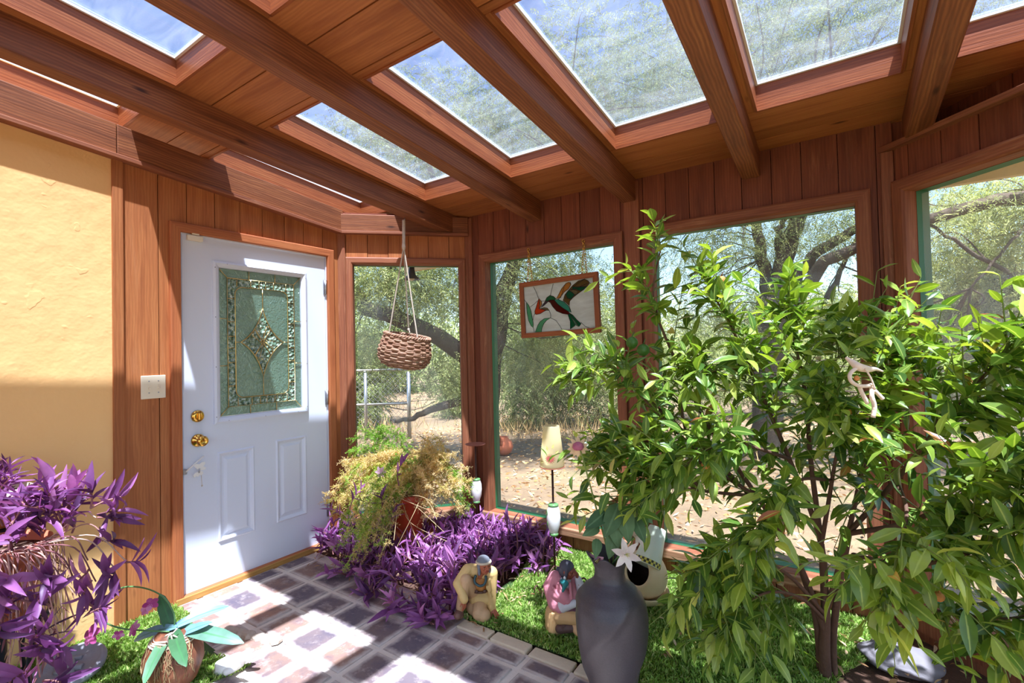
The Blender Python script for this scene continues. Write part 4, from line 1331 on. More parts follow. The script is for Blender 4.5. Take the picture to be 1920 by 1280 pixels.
# candle shade stakes
def stake(px, base, zs, name, label, shade=True):
    root = thing(name, label, 'garden stake', base)
    x, y = base[0], base[1]
    mb = MB(); mb.tube([(x, y, 0), (x, y, zs['plate'])], .0065, 8); mb.build('rod', M['iron'], root)
    mb = MB(); r = .070; mb.lathe([(0, -.006), (r * .5, -.004), (r, .0), (r * 1.06, .004), (r, .005), (0, .003)], (x, y, zs['plate']), 32); mb.build('plate', M['rust_plate'], root)
    b0, b1 = zs['bead']; h = b1 - b0
    mb = MB(); mb.lathe([(.018, 0), (.022, .03 * h), (.026, .1 * h), (.037, .3 * h), (.041, .55 * h), (.038, .78 * h), (.030, .92 * h), (.024, .96 * h)], (x, y, b0), 24); bead = mb.build('bead', M['white_ceramic'], root)
    mb = MB(); mb.lathe([(.020, -.012), (.026, -.008), (.026, .004), (.018, .008)], (x, y, b0), 20); mb.build('green_cap', M['green_glaze'], bead)
    mb = MB(); mb.lathe([(.02, .93 * h), (.030, .95 * h), (.031, 1.0 * h), (.024, 1.03 * h), (0, 1.04 * h)], (x, y, b0), 20); mb.build('green_cap', M['green_glaze'], bead)
    for k in range(5):
        mb = MB(); an = 3.6 + .5 * math.sin(k * 2.1); zz = b0 + h * (.25 + .12 * k); rr = np.interp(.25 + .12 * k, [.1, .3, .55, .78, .92], [.027, .038, .042, .039, .031])
        mb.lathe([(0, 0), (.009, .0), (.007, .0012), (0, .0016)], n=8, M=Matrix.Translation(Vector((x + rr * math.cos(an), y + rr * math.sin(an), zz))) @ Matrix.Rotation(an, 4, 'Z') @ Matrix.Rotation(math.pi / 2, 4, 'Y') @ Matrix.Scale(1.9, 4, (1, 0, 0)))
        mb.build('painted_leaf', M['green_glaze'], bead)
    mb = MB()
    for az in (20, 140, 260):
        c, s = math.cos(math.radians(az)), math.sin(math.radians(az))
        pts = [(x + c * d, y + s * d, z) for d, z in ((.004, .10), (.05, .075), (.11, .02), (.15, .006), (.175, .016), (.178, .036), (.162, .045), (.150, .034))]
        mb.tube(curve(pts, 28), .0045, 6)
    mb.build('scroll_foot', M['iron'], root)
    if shade:
        z0, z1 = zs['shade']
        mb = MB(); mb.lathe([(.070, z0), (.071, z0 + .006), (.0475, z1 - .004), (.0465, z1), (.043, z1), (.065, z0)], (x, y, 0), 40); sh = mb.build('lampshade', M['cream_shade'], root)
        # painted flower on the side that faces the room
        d = CC - np.array([x, y, .75]); az = math.atan2(d[1], d[0]) - .18
        def onsh(da, zz, lift=.001):
            rr = np.interp(zz, [z0, z1], [.0715, .047]) + lift
            return np.array([x + rr * math.cos(az + da), y + rr * math.sin(az + da), zz])
        zc = z0 + .055
        mb = MB()
        for k in range(16):
            a = 2 * math.pi * k / 16; rr = .031
            tip = onsh(rr * math.cos(a) / .06, zc + rr * math.sin(a) * 1.0, .0015); l = onsh(.013 * math.cos(a + .25) / .06, zc + .013 * math.sin(a + .25), .002); rgt = onsh(.013 * math.cos(a - .25) / .06, zc + .013 * math.sin(a - .25), .002)
            b0_ = len(mb.v); mb.v += [tuple(l), tuple(tip), tuple(rgt)]; mb.face((b0_, b0_ + 1, b0_ + 2)); 
        b0_ = len(mb.v); n = 14
        mb.v += [tuple(onsh(.012 * math.cos(2 * math.pi * k / n) / .06, zc + .012 * math.sin(2 * math.pi * k / n), .0025)) for k in range(n)]; mb.face([b0_ + k for k in range(n)])
        mb.build('painted_flower', M['red_glaze'], sh)
        for da, dz, rot in ((.45, .030, .5), (-.2, .045, 1.9), (.75, .005, .0), (-.6, -.02, 3.3), (.2, .055, 1.2)):
            mb = MB(); b0_ = 0
            for t, wd in ((0, 0), (.4, .007), (1, 0), (.4, -.007)):
                aa, bb = t * .03, wd
                mb.v.append(tuple(onsh(da + (aa * math.cos(rot) - bb * math.sin(rot)) / .058, zc + dz + aa * math.sin(rot) + bb * math.cos(rot), .0012)))
            mb.face((b0_, b0_ + 1, b0_ + 2, b0_ + 3))
            mb.build('painted_leaf', M['yellow_leaf'], sh)
    return root


M['green_glaze'] = plain('green_glaze', lin(96, 140, 84), .35, var=.2)
M['red_glaze'] = plain('dusky_red_paint', lin(176, 76, 74), .5, var=.25, vscale=80)
M['yellow_leaf'] = plain('yellow_green_paint', lin(196, 190, 110), .5)
M['cream_shade'] = art_glass('cream_glazed_shade', lin(246, 236, 204), .04, .45)
pb = on_z(1041, 1093)
stake(1040, pb, dict(plate=.668, bead=(.285, .453), shade=(.675, .908)), 'garden_stake', 'tall iron garden stake with a cream flower painted shade')
pb2 = np.array([-2.21, 2.755, 0.0])
stake(890, pb2, dict(plate=.675, bead=(.262, .425)), 'garden_stake', 'iron garden stake with a bare rust plate before the corner post', False)

# dark vase
vb = on_z(1150, 1330); vb[2] = 0
root = thing('floor_vase', 'large charcoal vase with spiral ridges and a pointed rim', 'vase', vb)


def vfn(th, i, r, z):
    ph = th * 3 - z * 21.0 + 9.95
    u = ph % (2 * math.pi)
    saw = u / (2 * math.pi); lobe = .085 * (saw / .84 if saw < .84 else (1 - saw) / .16) ** 1.6 - .035
    wgt = min(1, max(0, (.47 - z) / .08)) * min(1, max(0, z / .05))
    rr = r * (1 + lobe * wgt)
    if z > .535:
        k = (z - .535) / .03
        rr *= 1 + .10 * k * math.cos(th * 5 + .6); z = z + .012 * k * math.cos(th * 5 + .6)
    return rr, z


prof = [(.0, .0), (.066, .0), (.072, .006), (.078, .03), (.088, .09), (.104, .16), (.120, .23), (.131, .30), (.135, .35), (.132, .39), (.120, .425), (.098, .452), (.074, .470), (.060, .485), (.055, .505), (.056, .525), (.062, .545), (.070, .560), (.077, .570), (.073, .572), (.064, .558), (.053, .535), (.047, .510), (.05, .48), (0, .46)]
pp = []
for a, b in zip(prof[:-1], prof[1:]):
    for k in range(4): pp.append((a[0] + (b[0] - a[0]) * k / 4, a[1] + (b[1] - a[1]) * k / 4))
pp.append(prof[-1])
mb = MB(); mb.lathe(pp, vb, 144, fn=vfn); mb.build('body', M['vase'], root)

# cream gourd pot on feet, with the loose shade resting on top
gp = at(1211, 1108, 2.52); gb = np.array([gp[0], gp[1], 0.0])
R = .112
root = thing('gourd_pot', 'cream gourd shaped ceramic pot with a round side opening', 'pot', gb)
open_dir = (CC - gp); open_dir[2] = 0; open_dir = open_dir / np.linalg.norm(open_dir)
side = np.cross([0, 0, 1.0], open_dir)
od = nrm(open_dir * .80 - side * .42 + np.array([0, 0, .42]))
cz = np.array([gp[0], gp[1], .165])


def gourd(mb, r0, inner=False):
    # sphere with a round hole around direction od, with a rolled lip
    z = od; x = np.cross(z, [0, 0, 1.0]); x /= np.linalg.norm(x); y = np.cross(z, x)
    base = len(mb.v); n = 40; angs = [38 + (180 - 38) * k / 18 for k in range(19)]
    rings = ([(36, r0 * .93), (34, r0 * .99), (36, r0 * 1.05)] if not inner else []) + [(a, r0) for a in angs[(0 if inner else 1):]]
    for a, rr in rings:
        a = math.radians(a)
        for k in range(n):
            t = 2 * math.pi * k / n
            p = z * math.cos(a) * rr + (x * math.cos(t) + y * math.sin(t)) * math.sin(a) * rr
            if not inner and a > 1.2:
                lob = 1 + .02 * math.cos(6 * math.atan2(p[1], p[0])); p = p * [lob, lob, 1]
            p = p * [1, 1, 1.08]
            mb.v.append(tuple(cz + p))
    m = len(rings)
    for i in range(m - 1):
        for k in range(n):
            q = [base + i * n + k, base + i * n + (k + 1) % n, base + (i + 1) * n + (k + 1) % n, base + (i + 1) * n + k]
            mb.face(q if not inner else q[::-1], None, 0, True)


mb = MB(); gourd(mb, R); mb.build('body', M['cream_ceramic'], root)
mb = MB(); gourd(mb, R * .95, True); mb.build('inside', M['dark_hole'], root)
mb = MB(); mb.lathe([(0, .045), (R * .8, .055), (R * .98, .078), (R * 1.06, .086), (R * 1.0, .072), (R * .8, .042), (0, .03)], gb, 32); mb.build('saucer', M['cream_ceramic'], root)
for az in (20, 140, 260):
    c, s = math.cos(math.radians(az)), math.sin(math.radians(az))
    mb = MB(); mb.tube([gb + [c * .06, s * .06, .05], gb + [c * .068, s * .068, .0]], [.016, .011], 10); mb.build('foot', M['cream_ceramic'], root)
# loose lampshade
top = at(1233, 990, 2.56); bot = at(1212, 1060, 2.48)
ax = nrm(top - bot); q = Vector((0, 0, 1)).rotation_difference(Vector(ax)).to_matrix().to_4x4()
Ms = Matrix.Translation(Vector(bot)) @ q; LS = float(np.linalg.norm(top - bot))
root = thing('lampshade', 'pale green lampshade with a yellow checker band tipped onto the gourd pot', 'lampshade', bot)
mb = MB(); mb.lathe([(.070, 0), (.071, .004), (.044, LS), (.041, LS), (.066, .003)], n=48, M=Ms); mb.build('shade', plain('pale_green_shade', lin(214, 222, 196), .4, var=.08, vscale=20), root)
mb = MB(); n = 36
for row in range(2):
    for k in range(n):
        a0, a1 = 2 * math.pi * k / n, 2 * math.pi * (k + 1) / n; zz = [.004 + row * .012, .016 + row * .012]; b0 = len(mb.v)
        for aa, z in ((a0, zz[0]), (a1, zz[0]), (a1, zz[1]), (a0, zz[1])):
            rr = .0722 - z * (.027 / LS); mb.v.append(tuple(Ms @ Vector((rr * math.cos(aa), rr * math.sin(aa), z))))
        mb.face([b0, b0 + 1, b0 + 2, b0 + 3], None, (k + row) % 2)
mb.build('checker_band', [plain('yellow_check', lin(206, 196, 84), .4), plain('dark_check', lin(62, 60, 40), .4)], root)

# grey relief dish on the turf, concrete lump, white animal
dc = on_z(130, 1262, .02)
root = thing('stone_dish', 'grey cast stone dish with a carved relief on the turf', 'garden ornament', (dc[0], dc[1], .0))
q = Matrix.Translation(Vector((dc[0], dc[1], .035))) @ Matrix.Rotation(math.radians(14), 4, Vector(CR)) 
mb = MB(); mb.lathe([(0, -.02), (.10, -.02), (.125, -.005), (.130, .012), (.122, .024), (.108, .022), (.098, .010), (0, .006)], n=48, M=q, fn=lambda th, i, r, z: (r * (1 + .02 * math.sin(th * 3)), z)); dish = mb.build('body', M['stone_dish'], root)
mb = MB()
for (a, b), w, h in (((( -.05, .02), (.05, -.01)), .022, .018), (((-.02, -.04), (.04, .035)), .018, .014), (((.03, -.03), (.07, .0)), .014, .014), (((-.07, -.02), (-.02, .05)), .014, .012)):
    p0, p1 = q @ Vector((a[0], a[1], .008)), q @ Vector((b[0], b[1], .008))
    mb.tube(curve([p0, (np.array(p0) + np.array(p1)) / 2 + [0, 0, h * .5], p1], 10), w * .7, 10)
mb.build('relief', M['stone_dish'], dish)
a = on_z(424, 1180, .0); b = on_z(470, 1192, 0); c = on_z(526, 1204, 0)
mb = MB(); pc = curve([a, b, c], 18); n = len(pc); tdir = nrm(c - a); sd = np.cross(tdir, [0, 0, 1.0]); bs = 0
for i in range(n):
    wd = (.022 + .005 * math.sin(i * 2.3) + random.uniform(-.003, .003)) * (1 if 0 < i < n - 1 else .6); hg = .016 + .005 * math.sin(i * 1.7) + random.uniform(-.002, .002)
    for k, (o, z) in enumerate(((-1.15, 0), (-.95, .6), (-.5, 1.0), (.1, .9), (.6, 1.0), (1.0, .5), (1.2, 0))):
        p = np.array(pc[i]) + sd * wd * (o + random.uniform(-.08, .08)) + [0, 0, z * hg * random.uniform(.85, 1.15)]; mb.v.append(tuple(p))
for i in range(n - 1):
    for k in range(6):
        mb.face((i * 7 + k, i * 7 + k + 1, (i + 1) * 7 + k + 1, (i + 1) * 7 + k))
mb.face(list(range(7))[::-1]); mb.face([(n - 1) * 7 + k for k in range(7)])
tag(mb.build('concrete_lump', M['concrete'], None, tuple(b)), 'crumbling strip of concrete between turf and brick pavers', 'concrete')
# flagstone edging
xs = [-1.605, -1.402, -1.19, -.965, -.74, -.52, -.30, -.08, .13, .35]
for k, (x0, x1) in enumerate(zip(xs[:-1], xs[1:])):
    mb = MB(); mb.box((x0 + .007, 1.812 + random.uniform(-.003, .003), -.02), (x1 - .007, 1.884 + random.uniform(-.006, .006), .004 + random.uniform(-.003, .003)))
    o = mb.build('edging_stone', M['edging'], None, ((x0 + x1) / 2, 1.85, 0), bevel=.006)
    tag(o, 'pale flagstone laid end to end along the turf edge', 'edging stone', 'flagstones edging the turf')
# ---------------------------------------------------------------- plants
UP = np.array([0, 0, 1.0])


def inside(P, mx=.05):
    return (P[:, 1] < YC - mx) & (P[:, 0] + P[:, 1] < XD + YC - mx * 1.42) & (P[:, 0] > XA + mx) & (P[:, 1] - P[:, 0] < YB - XA - mx * 1.42)


# ---- citrus tree
tb = on_z(1548, 1268); tb[2] = 0
root = thing('citrus_tree', 'leafy citrus tree growing in the soil by the diagonal window', 'tree', tb)
limbs = [  # picture x, y, distance along each limb, end radius, number of twigs
    ([(1545, 1180, 1.93), (1500, 1060, 1.95), (1420, 930, 2.0), (1330, 800, 2.08), (1260, 660, 2.12), (1225, 560, 2.12), (1238, 470, 2.1)], 13, 15),
    ([(1500, 1060, 1.95), (1380, 900, 2.05), (1250, 780, 2.15), (1160, 700, 2.18), (1105, 710, 2.2)], 9, 13),
    ([(1420, 930, 2.0), (1300, 860, 2.05), (1220, 830, 2.1), (1170, 820, 2.1), (1150, 860, 2.08)], 8, 12),
    ([(1420, 930, 2.0), (1320, 920, 1.98), (1250, 905, 1.98), (1210, 920, 1.95), (1180, 950, 1.95)], 8, 10),
    ([(1548, 1180, 1.93), (1540, 1020, 1.9), (1480, 860, 1.88), (1420, 720, 1.9), (1370, 610, 1.95), (1330, 540, 2.0)], 13, 22),
    ([(1540, 1020, 1.9), (1520, 860, 1.85), (1510, 740, 1.86), (1490, 640, 1.9), (1480, 600, 1.95)], 11, 20),
    ([(1548, 1150, 1.93), (1590, 1000, 1.8), (1620, 860, 1.72), (1640, 750, 1.7), (1660, 670, 1.7)], 11, 20),
    ([(1590, 1000, 1.8), (1680, 900, 1.6), (1760, 800, 1.5), (1830, 720, 1.45), (1890, 660, 1.42)], 10, 20),
    ([(1590, 1000, 1.8), (1700, 980, 1.55), (1800, 930, 1.4), (1880, 870, 1.32), (1950, 800, 1.3)], 10, 20),
    ([(1600, 1040, 1.8), (1700, 1060, 1.5), (1800, 1040, 1.35), (1900, 1010, 1.25), (1980, 960, 1.2)], 9, 18),
    ([(1600, 1060, 1.8), (1700, 1130, 1.55), (1790, 1150, 1.4), (1870, 1160, 1.3), (1950, 1150, 1.25)], 8, 14),
    ([(1545, 1150, 1.92), (1480, 1080, 1.85), (1400, 1040, 1.8), (1350, 1060, 1.78), (1320, 1110, 1.78)], 9, 19),
    ([(1545, 1160, 1.92), (1500, 1120, 1.84), (1440, 1110, 1.76), (1390, 1140, 1.74), (1370, 1190, 1.73)], 8, 15),
    ([(1480, 860, 1.88), (1420, 840, 1.78), (1370, 830, 1.75), (1310, 850, 1.75), (1270, 890, 1.78)], 8, 16),
    ([(1540, 1020, 1.9), (1560, 900, 1.75), (1570, 820, 1.68), (1550, 760, 1.66)], 9, 17),
    ([(1560, 900, 1.75), (1500, 900, 1.66), (1450, 950, 1.62), (1420, 1010, 1.62)], 7, 13),
    ([(1680, 900, 1.6), (1700, 960, 1.42), (1680, 1040, 1.38), (1640, 1100, 1.4)], 7, 11),
    ([(1510, 740, 1.86), (1560, 680, 1.9), (1610, 650, 1.92), (1680, 640, 1.9)], 7, 12),
    ([(1300, 860, 2.05), (1280, 760, 2.0), (1330, 700, 1.96), (1400, 690, 1.92)], 7, 14),
    ([(1760, 800, 1.5), (1740, 720, 1.62), (1760, 690, 1.66)], 6, 8),
    ([(1380, 900, 2.05), (1280, 820, 1.98), (1200, 740, 1.98), (1165, 690, 2.02)], 8, 8),
    ([(1320, 920, 1.98), (1250, 860, 1.9), (1205, 860, 1.88)], 7, 6),
]
mb = MB()
mb.tube(curve([tb + [0, 0, -.02], at(1546, 1220, 1.935), at(1548, 1150, 1.93), at(1545, 1090, 1.92), at(1540, 1020, 1.9)], 18), [.024 - .0008 * i for i in range(17)], 10)
mb.tube(curve([tb + [.03, .02, -.02], at(1562, 1200, 1.95), at(1570, 1120, 1.9), at(1590, 1000, 1.8)], 14), .013, 8)
mb.tube(curve([tb + [-.02, .03, -.02], at(1530, 1160, 1.95), at(1500, 1060, 1.95)], 10), .012, 8)
lp, ld, lu, lL, lW, lt, lc = [], [], [], [], [], [], []
tw = MB()
cen = at(1540, 880, 1.85)
for pts, r_mm, ntw in limbs:
    pc = curve([at(*p) for p in pts], 26)
    n = len(pc); mb.tube(pc, [(r_mm * (1 - .75 * i / (n - 1))) / 1000 for i in range(n)], 7, cap=False)
    pc = np.array(pc)
    ntw = int(ntw * 1.75)
    for k in range(ntw):
        i = min(n - 1, int(n * (.30 + .70 * (k + random.random()) / ntw)))
        p0 = pc[i]; tdir = nrm(pc[min(i + 1, n - 1)] - pc[max(i - 1, 0)])
        out = nrm(p0 - cen)
        d = nrm(tdir * .6 + out * .45 + RNG.normal(size=3) * .6 + UP * .18)
        L = random.uniform(.10, .30)
        p1 = p0 + d * L * .5 + UP * .01; p2 = p0 + d * L + UP * random.uniform(-.05, .02)
        if not inside(np.array([p2]), .04)[0] or p2[2] < .08: continue
        tp = curve([p0, p1, p2], 10); tw.tube(tp, [.0028 * (1 - .6 * j / (len(tp) - 1)) for j in range(len(tp))], 5, cap=False)
        nl = random.randint(6, 9); ph = random.random() * 6; young = random.random()
        ax = nrm(np.cross(d, UP + 1e-3)); ay = np.cross(ax, d)
        for j in range(nl):
            t = .2 + .8 * j / (nl - 1); b = np.array(tp[min(len(tp) - 1, int(t * (len(tp) - 1)))])
            a = ph + j * 2.4
            rad = ax * math.cos(a) + ay * math.sin(a)
            dd = nrm(d * (.35 + .5 * t) + rad * .85 + UP * random.uniform(-.35, .12))
            lp.append(b); ld.append(dd); lu.append(nrm(UP + RNG.normal(size=3) * .35)); 
            L_ = random.uniform(.066, .122) * (1.0 if t < .85 else .8); lL.append(L_); lW.append(L_ * random.uniform(.30, .42))
            tn = .30 + .30 * young * t + random.gauss(0, .12)
            if random.random() < .012: tn = random.uniform(.9, 1)
            lt.append(min(1, max(0, tn))); lc.append(random.uniform(.1, .9))
lp = np.array(lp); ld = np.array(ld)
tip = lp + ld * np.array(lL)[:, None]
keep = inside(tip, .03) & inside(lp, .03) & (tip[:, 2] > .03) & (np.linalg.norm(tip - CC, axis=1) > .7)
# keep the space around the vase, pot and figures clear
for c, r, zt in ((vb, .17, .60), (gb, .15, .50)):
    keep &= ~((np.hypot(tip[:, 0] - c[0], tip[:, 1] - c[1]) < r) & (tip[:, 2] < zt))
cq = at(1628, 718, 1.46); sg_ = CC - cq; tq = np.clip(((tip - cq) @ sg_) / (sg_ @ sg_), 0, 1); keep &= np.linalg.norm(tip - cq - tq[:, None] * sg_, axis=1) > .075 * (1 - .6 * tq)
idx = np.where(keep)[0]
sel = lambda a: np.array(a)[idx]
mb.build('trunk', M['citrus_bark'], root); tw.build('twig', M['citrus_twig'], root)['kind'] = 'stuff'
V, F, uv, per = leaf_batch(sel(lp), sel(ld), sel(lu), sel(lL), sel(lW), sel(lc), RNG.uniform(.1, .5, len(idx)))
np_mesh('foliage', V, F, M['citrus_leaf'], root, tone=np.repeat(sel(lt), per), uv=uv)
print('citrus leaves', len(idx))
M['orange_fruit'] = plain('dried_orange_rind', lin(216, 140, 72), .6, var=.2, vscale=40, bump=.5, bscale=120)
M['lime_fruit'] = plain('green_lime_rind', lin(70, 112, 44), .35, var=.12, vscale=40, bump=.2, bscale=200)
for x, y, d, r, m in ((1352, 527, 2.0, .022, 'orange_fruit'), (1588, 769, 1.66, .018, 'orange_fruit'), (1185, 642, 2.08, .026, 'lime_fruit'), (1206, 656, 2.06, .027, 'lime_fruit'), (1322, 872, 1.72, .014, 'orange_fruit'), (1760, 1118, 1.36, .014, 'orange_fruit')):
    c = at(x, y, d); mb = MB()
    mb.lathe([(0, -r), (r * .5, -r * .88), (r * .86, -r * .5), (r, 0), (r * .86, r * .5), (r * .5, r * .86), (r * .12, r * .97), (0, r * .93)], c, 20, fn=lambda th, i, rr, z: (rr * (1 + .03 * math.cos(5 * th)), z))
    mb.tube([c + [0, 0, r * .9], c + [.01, .005, r * 1.8]], .002, 5); mb.build('fruit', M[m], root)
# pale dried curl caught in the leaves
c = at(1628, 718, 1.46)
root = thing('dried_vine_curl', 'pale dried vine curl caught among the upper citrus leaves', 'dried vine', c)
mb = MB(); 
qv = lambda x, y, d=0: at(1580 + x * .1094, 660 + y * .1094, 1.46 + d)
pcv = curve([qv(50, 90), qv(160, 170, -.01), qv(270, 250, -.02), qv(420, 290, -.01), qv(560, 290), qv(690, 330, .01)], 25)
mb.tube(pcv, [.002 + .010 * math.sin(math.pi * (.15 + .8 * t)) ** 2 for t in np.linspace(0, 1, len(pcv))], 8)
mb.tube(curve([qv(250, 260, -.02), qv(130, 370, -.03), qv(140, 490, -.035), qv(260, 570, -.03), qv(400, 580, -.025), qv(500, 560, -.02)], 24), .0055, 8)
mb.tube(curve([qv(290, 600, -.02), qv(340, 720, -.02), qv(430, 880, -.02)], 14), .006, 8); mb.tube(curve([qv(500, 600, -.02), qv(500, 760, -.03), qv(545, 930, -.03), qv(520, 1120, -.03)], 16), .0065, 8)
mb.tube(curve([qv(540, 650, -.02), qv(620, 730, -.02), qv(690, 800, -.02)], 10), .006, 8); mb.tube(curve([qv(380, 280, -.03), qv(470, 420, -.03), qv(560, 640, -.03)], 12), .0025, 6)
mb.build('curl', plain('bleached_vine', lin(238, 214, 190), .7, var=.15, vscale=60, bump=.3), root)
mb = MB(); mb.lathe([(0, -.008), (.007, -.004), (.008, .002), (.004, .008), (0, .009)], qv(240, 450, -.03), 12); mb.build('seed', M['orange_fruit'], root)


# ---- purple heart
PH = [(0, .35), (.12, .7), (.3, 1.0), (.55, .88), (.8, .5), (1.0, .02)]


def purple(shoots, droop=False):
    """shoots: list of (base, direction, height, leaf length); returns leaf arrays and a stem mesh"""
    pos, dirs, ups, L, W, tn, cu, fo = [], [], [], [], [], [], [], []
    st = MB()
    for b, d, h, ll in shoots:
        b = np.array(b, float); d = nrm(np.array(d, float))
        if not inside((b + d * h)[None], .05)[0] or not inside(b[None], .05)[0]: continue
        bend = RNG.normal(size=3) * .25; bend[2] = -.1
        n = random.randint(4, 7)
        p1 = b + d * h * .5; p2 = b + nrm(d + bend * .7) * h
        pc = curve([b, p1, p2], 8); st.tube(pc, [.0042 - .0015 * i / (len(pc) - 1) for i in range(len(pc))], 5, tone=random.random() * .6, cap=False)
        tg = nrm(np.array(pc[-1]) - np.array(pc[-3])); ax = nrm(np.cross(tg, RNG.normal(size=3)))
        t0 = random.gauss(.48, .2)
        for j in range(n):
            t = .25 + .75 * (j + 1) / n; i = min(len(pc) - 1, int(t * (len(pc) - 1) + .5)); sg = 1 if j % 2 else -1
            spread = .95 - .55 * (j / n)
            ld_ = nrm(tg * (1.0 - spread * .5) + ax * sg * spread + RNG.normal(size=3) * .18 + UP * .15)
            pos.append(pc[i]); dirs.append(ld_); ups.append(nrm(tg * 1.0 + UP * .4 - ax * sg * .2))
            L_ = ll * random.uniform(.75, 1.2) * (1 if j < n - 1 else .7); L.append(L_); W.append(L_ * random.uniform(.22, .30)); tn.append(min(.92, max(0, random.gauss(t0, .12)))); cu.append(random.uniform(-.1, .8)); fo.append(random.uniform(.25, .75))
    return [np.array(x) for x in (pos, dirs, ups, L, W, cu, fo)] + [np.array(tn), st]


def purple_build(root, res):
    pos, dirs, ups, L, W, cu, fo, tn, st = res
    tp_ = pos + nrm(dirs) * L[:, None]; ok = inside(tp_, .05) & inside(pos, .04) & (tp_[:, 2] > -.01)
    pos, dirs, ups, L, W, cu, fo, tn = [z[ok] for z in (pos, dirs, ups, L, W, cu, fo, tn)]
    V, F, uv, per = leaf_batch(pos, dirs, ups, L, W, cu, fo, PH)
    np_mesh('foliage', V, F, M['purple_leaf'], root, tone=np.repeat(tn, per), uv=uv)
    st.build('stem', M['dry_stem'], root)['kind'] = 'stuff'


# bed of purple heart between the door, the corner window and the man
sh = []
edge = [(600, 1010), (640, 1060), (690, 1095), (740, 1130), (790, 1150), (835, 1170)]
front = [on_z(x, y) for x, y in edge]
for k in range(400):
    t = random.random() * (len(front) - 1); i = int(t); f = front[i] + (front[min(i + 1, len(front) - 1)] - front[i]) * (t - i)
    back = np.array([f[0] + .02, min(YC - .12, YB - XA + f[0] - .2), 0])
    u = random.random() ** .9
    b = f + (back - f) * u
    if b[0] > -1.60: continue
    if np.hypot(b[0] + 2.47, b[1] - 2.33) < .13: continue
    sh.append((b, (random.gauss(0, .35), random.gauss(-.15, .35), 1), random.uniform(.10, .22) * (1 if u > .15 else .8), random.uniform(.075, .13)))
for k in range(60):     # the arm of the bed that runs under the next window
    X = random.uniform(-1.95, -1.55); Y = random.uniform(2.35, 2.82) if X < -1.7 else random.uniform(2.55, 2.80)
    sh.append(((X, Y, 0), (random.gauss(.2, .35), random.gauss(-.1, .3), 1), random.uniform(.08, .24), random.uniform(.075, .12)))
for x, y, d, hgt in ((560, 1012, 2.85, .06),):
    pass
for x, y, n in ((590, 1015, 6), (625, 1035, 6), (700, 1115, 5), (745, 1145, 5), (800, 1165, 6), (820, 1170, 5), (655, 1078, 5)):
    for k in range(n):
        b = on_z(x + random.uniform(-12, 12), y); sh.append((b, (random.gauss(.0, .5), random.gauss(-.5, .3), .7), random.uniform(.06, .13), random.uniform(.08, .13)))
for x, y, d, L in ((735, 960, 2.98, .14), (748, 880, 2.98, .16), (714, 930, 2.95, .12), (970, 1000, 2.95, .17), (955, 975, 3.0, .14), (920, 1000, 3.05, .16), (640, 960, 2.95, .16), (655, 925, 2.9, .14), (1010, 1050, 2.7, .10)):
    sh.append((at(x, y + 30, d), (random.gauss(0, .2), random.gauss(0, .2), 1), L, .085))
root = thing('purple_heart_plant', 'spreading bed of purple heart plants by the door and corner window', 'plant', (-2.3, 2.2, 0))
purple_build(root, purple(sh))
# dry fallen leaves in and beside the bed
N = 700
P = np.stack([RNG.uniform(-2.9, -1.4, N), RNG.uniform(1.84, 2.85, N), np.full(N, .012)], 1); P = P[inside(P, .06) & (P[:, 0] + P[:, 1] < 1.15)]; N = len(P)
V, F, uv, per = leaf_batch(P, np.stack([RNG.normal(size=N), RNG.normal(size=N), RNG.uniform(-.05, .4, N)], 1), np.tile(UP, (N, 1)) + RNG.normal(size=(N, 3)) * .5, RNG.uniform(.03, .06, N), RNG.uniform(.005, .011, N), RNG.uniform(-.6, 1.6, N), RNG.uniform(.1, .8, N))
tag(np_mesh('dry_leaf_litter', V, F, M['dead_leaf'], None, (-2.2, 2.3, 0), tone=np.repeat(RNG.random(N), per), uv=uv), 'dry pinkish leaf litter under the purple heart bed', 'leaf litter', None, 'stuff')

# ---- fern in the red pot
pc_ = np.array([-2.47, 2.34, 0.0])
root = thing('potted_fern', 'half dry asparagus fern spilling from a ribbed red pot', 'potted plant', pc_)
mb = MB()
mb.lathe([(.085, .14), (.09, .15), (.118, .355), (.132, .357), (.134, .40), (.124, .402), (.112, .36), (0, .34)], pc_, 48, fn=lambda th, i, r, z: (r * (1 + (.012 * math.cos(th * 16) if z < .356 else 0)), z)); mb.build('pot', M['terracotta_red'], root)
mb = MB(); mb.lathe([(.10, 0), (.11, .02), (.10, .135), (.088, .142), (0, .142)], pc_, 28); mb.build('pot_stand', M['terracotta'], root)
mb = MB(); mb.lathe([(0, .372), (.06, .378), (.115, .368)], pc_, 24); mb.build('soil', M['soil'], root)
st = MB(); P_, D_, T_, LL_ = [], [], [], []
c0_ = pc_ + [0, 0, .38]


def frond(end, tone, mid=None, needles=46, nl=.017):
    end = np.array(end, float); m = (c0_ + end) / 2 + np.array([0, 0, .16]) + RNG.normal(size=3) * .05 if mid is None else np.array(mid)
    a = c0_ + RNG.normal(size=3) * [.04, .04, 0]
    pc = curve([a, m, end], 14)
    st.tube(pc, [.0016] * len(pc), 4, tone=random.uniform(.6, 1), cap=False)
    n = len(pc)
    for j in range(2, n):
        for k in range(4):        # side sprigs
            b = np.array(pc[j]); sd = nrm(RNG.normal(size=3) + nrm(b - np.array(pc[j - 1])) * .6); sl = random.uniform(.025, .06)
            q_ = np.linspace(0, 1, 7)[:, None]; pts = b + sd * sl * q_ + np.array([0, 0, -.012]) * q_ ** 2
            for p in pts:
                for z in range(3):
                    P_.append(p); D_.append(sd * .5 + RNG.normal(size=3)); T_.append(tone + random.gauss(0, .07)); LL_.append(nl * random.uniform(.6, 1.2))


def fend(x, y, d):
    return at(x, y, d)


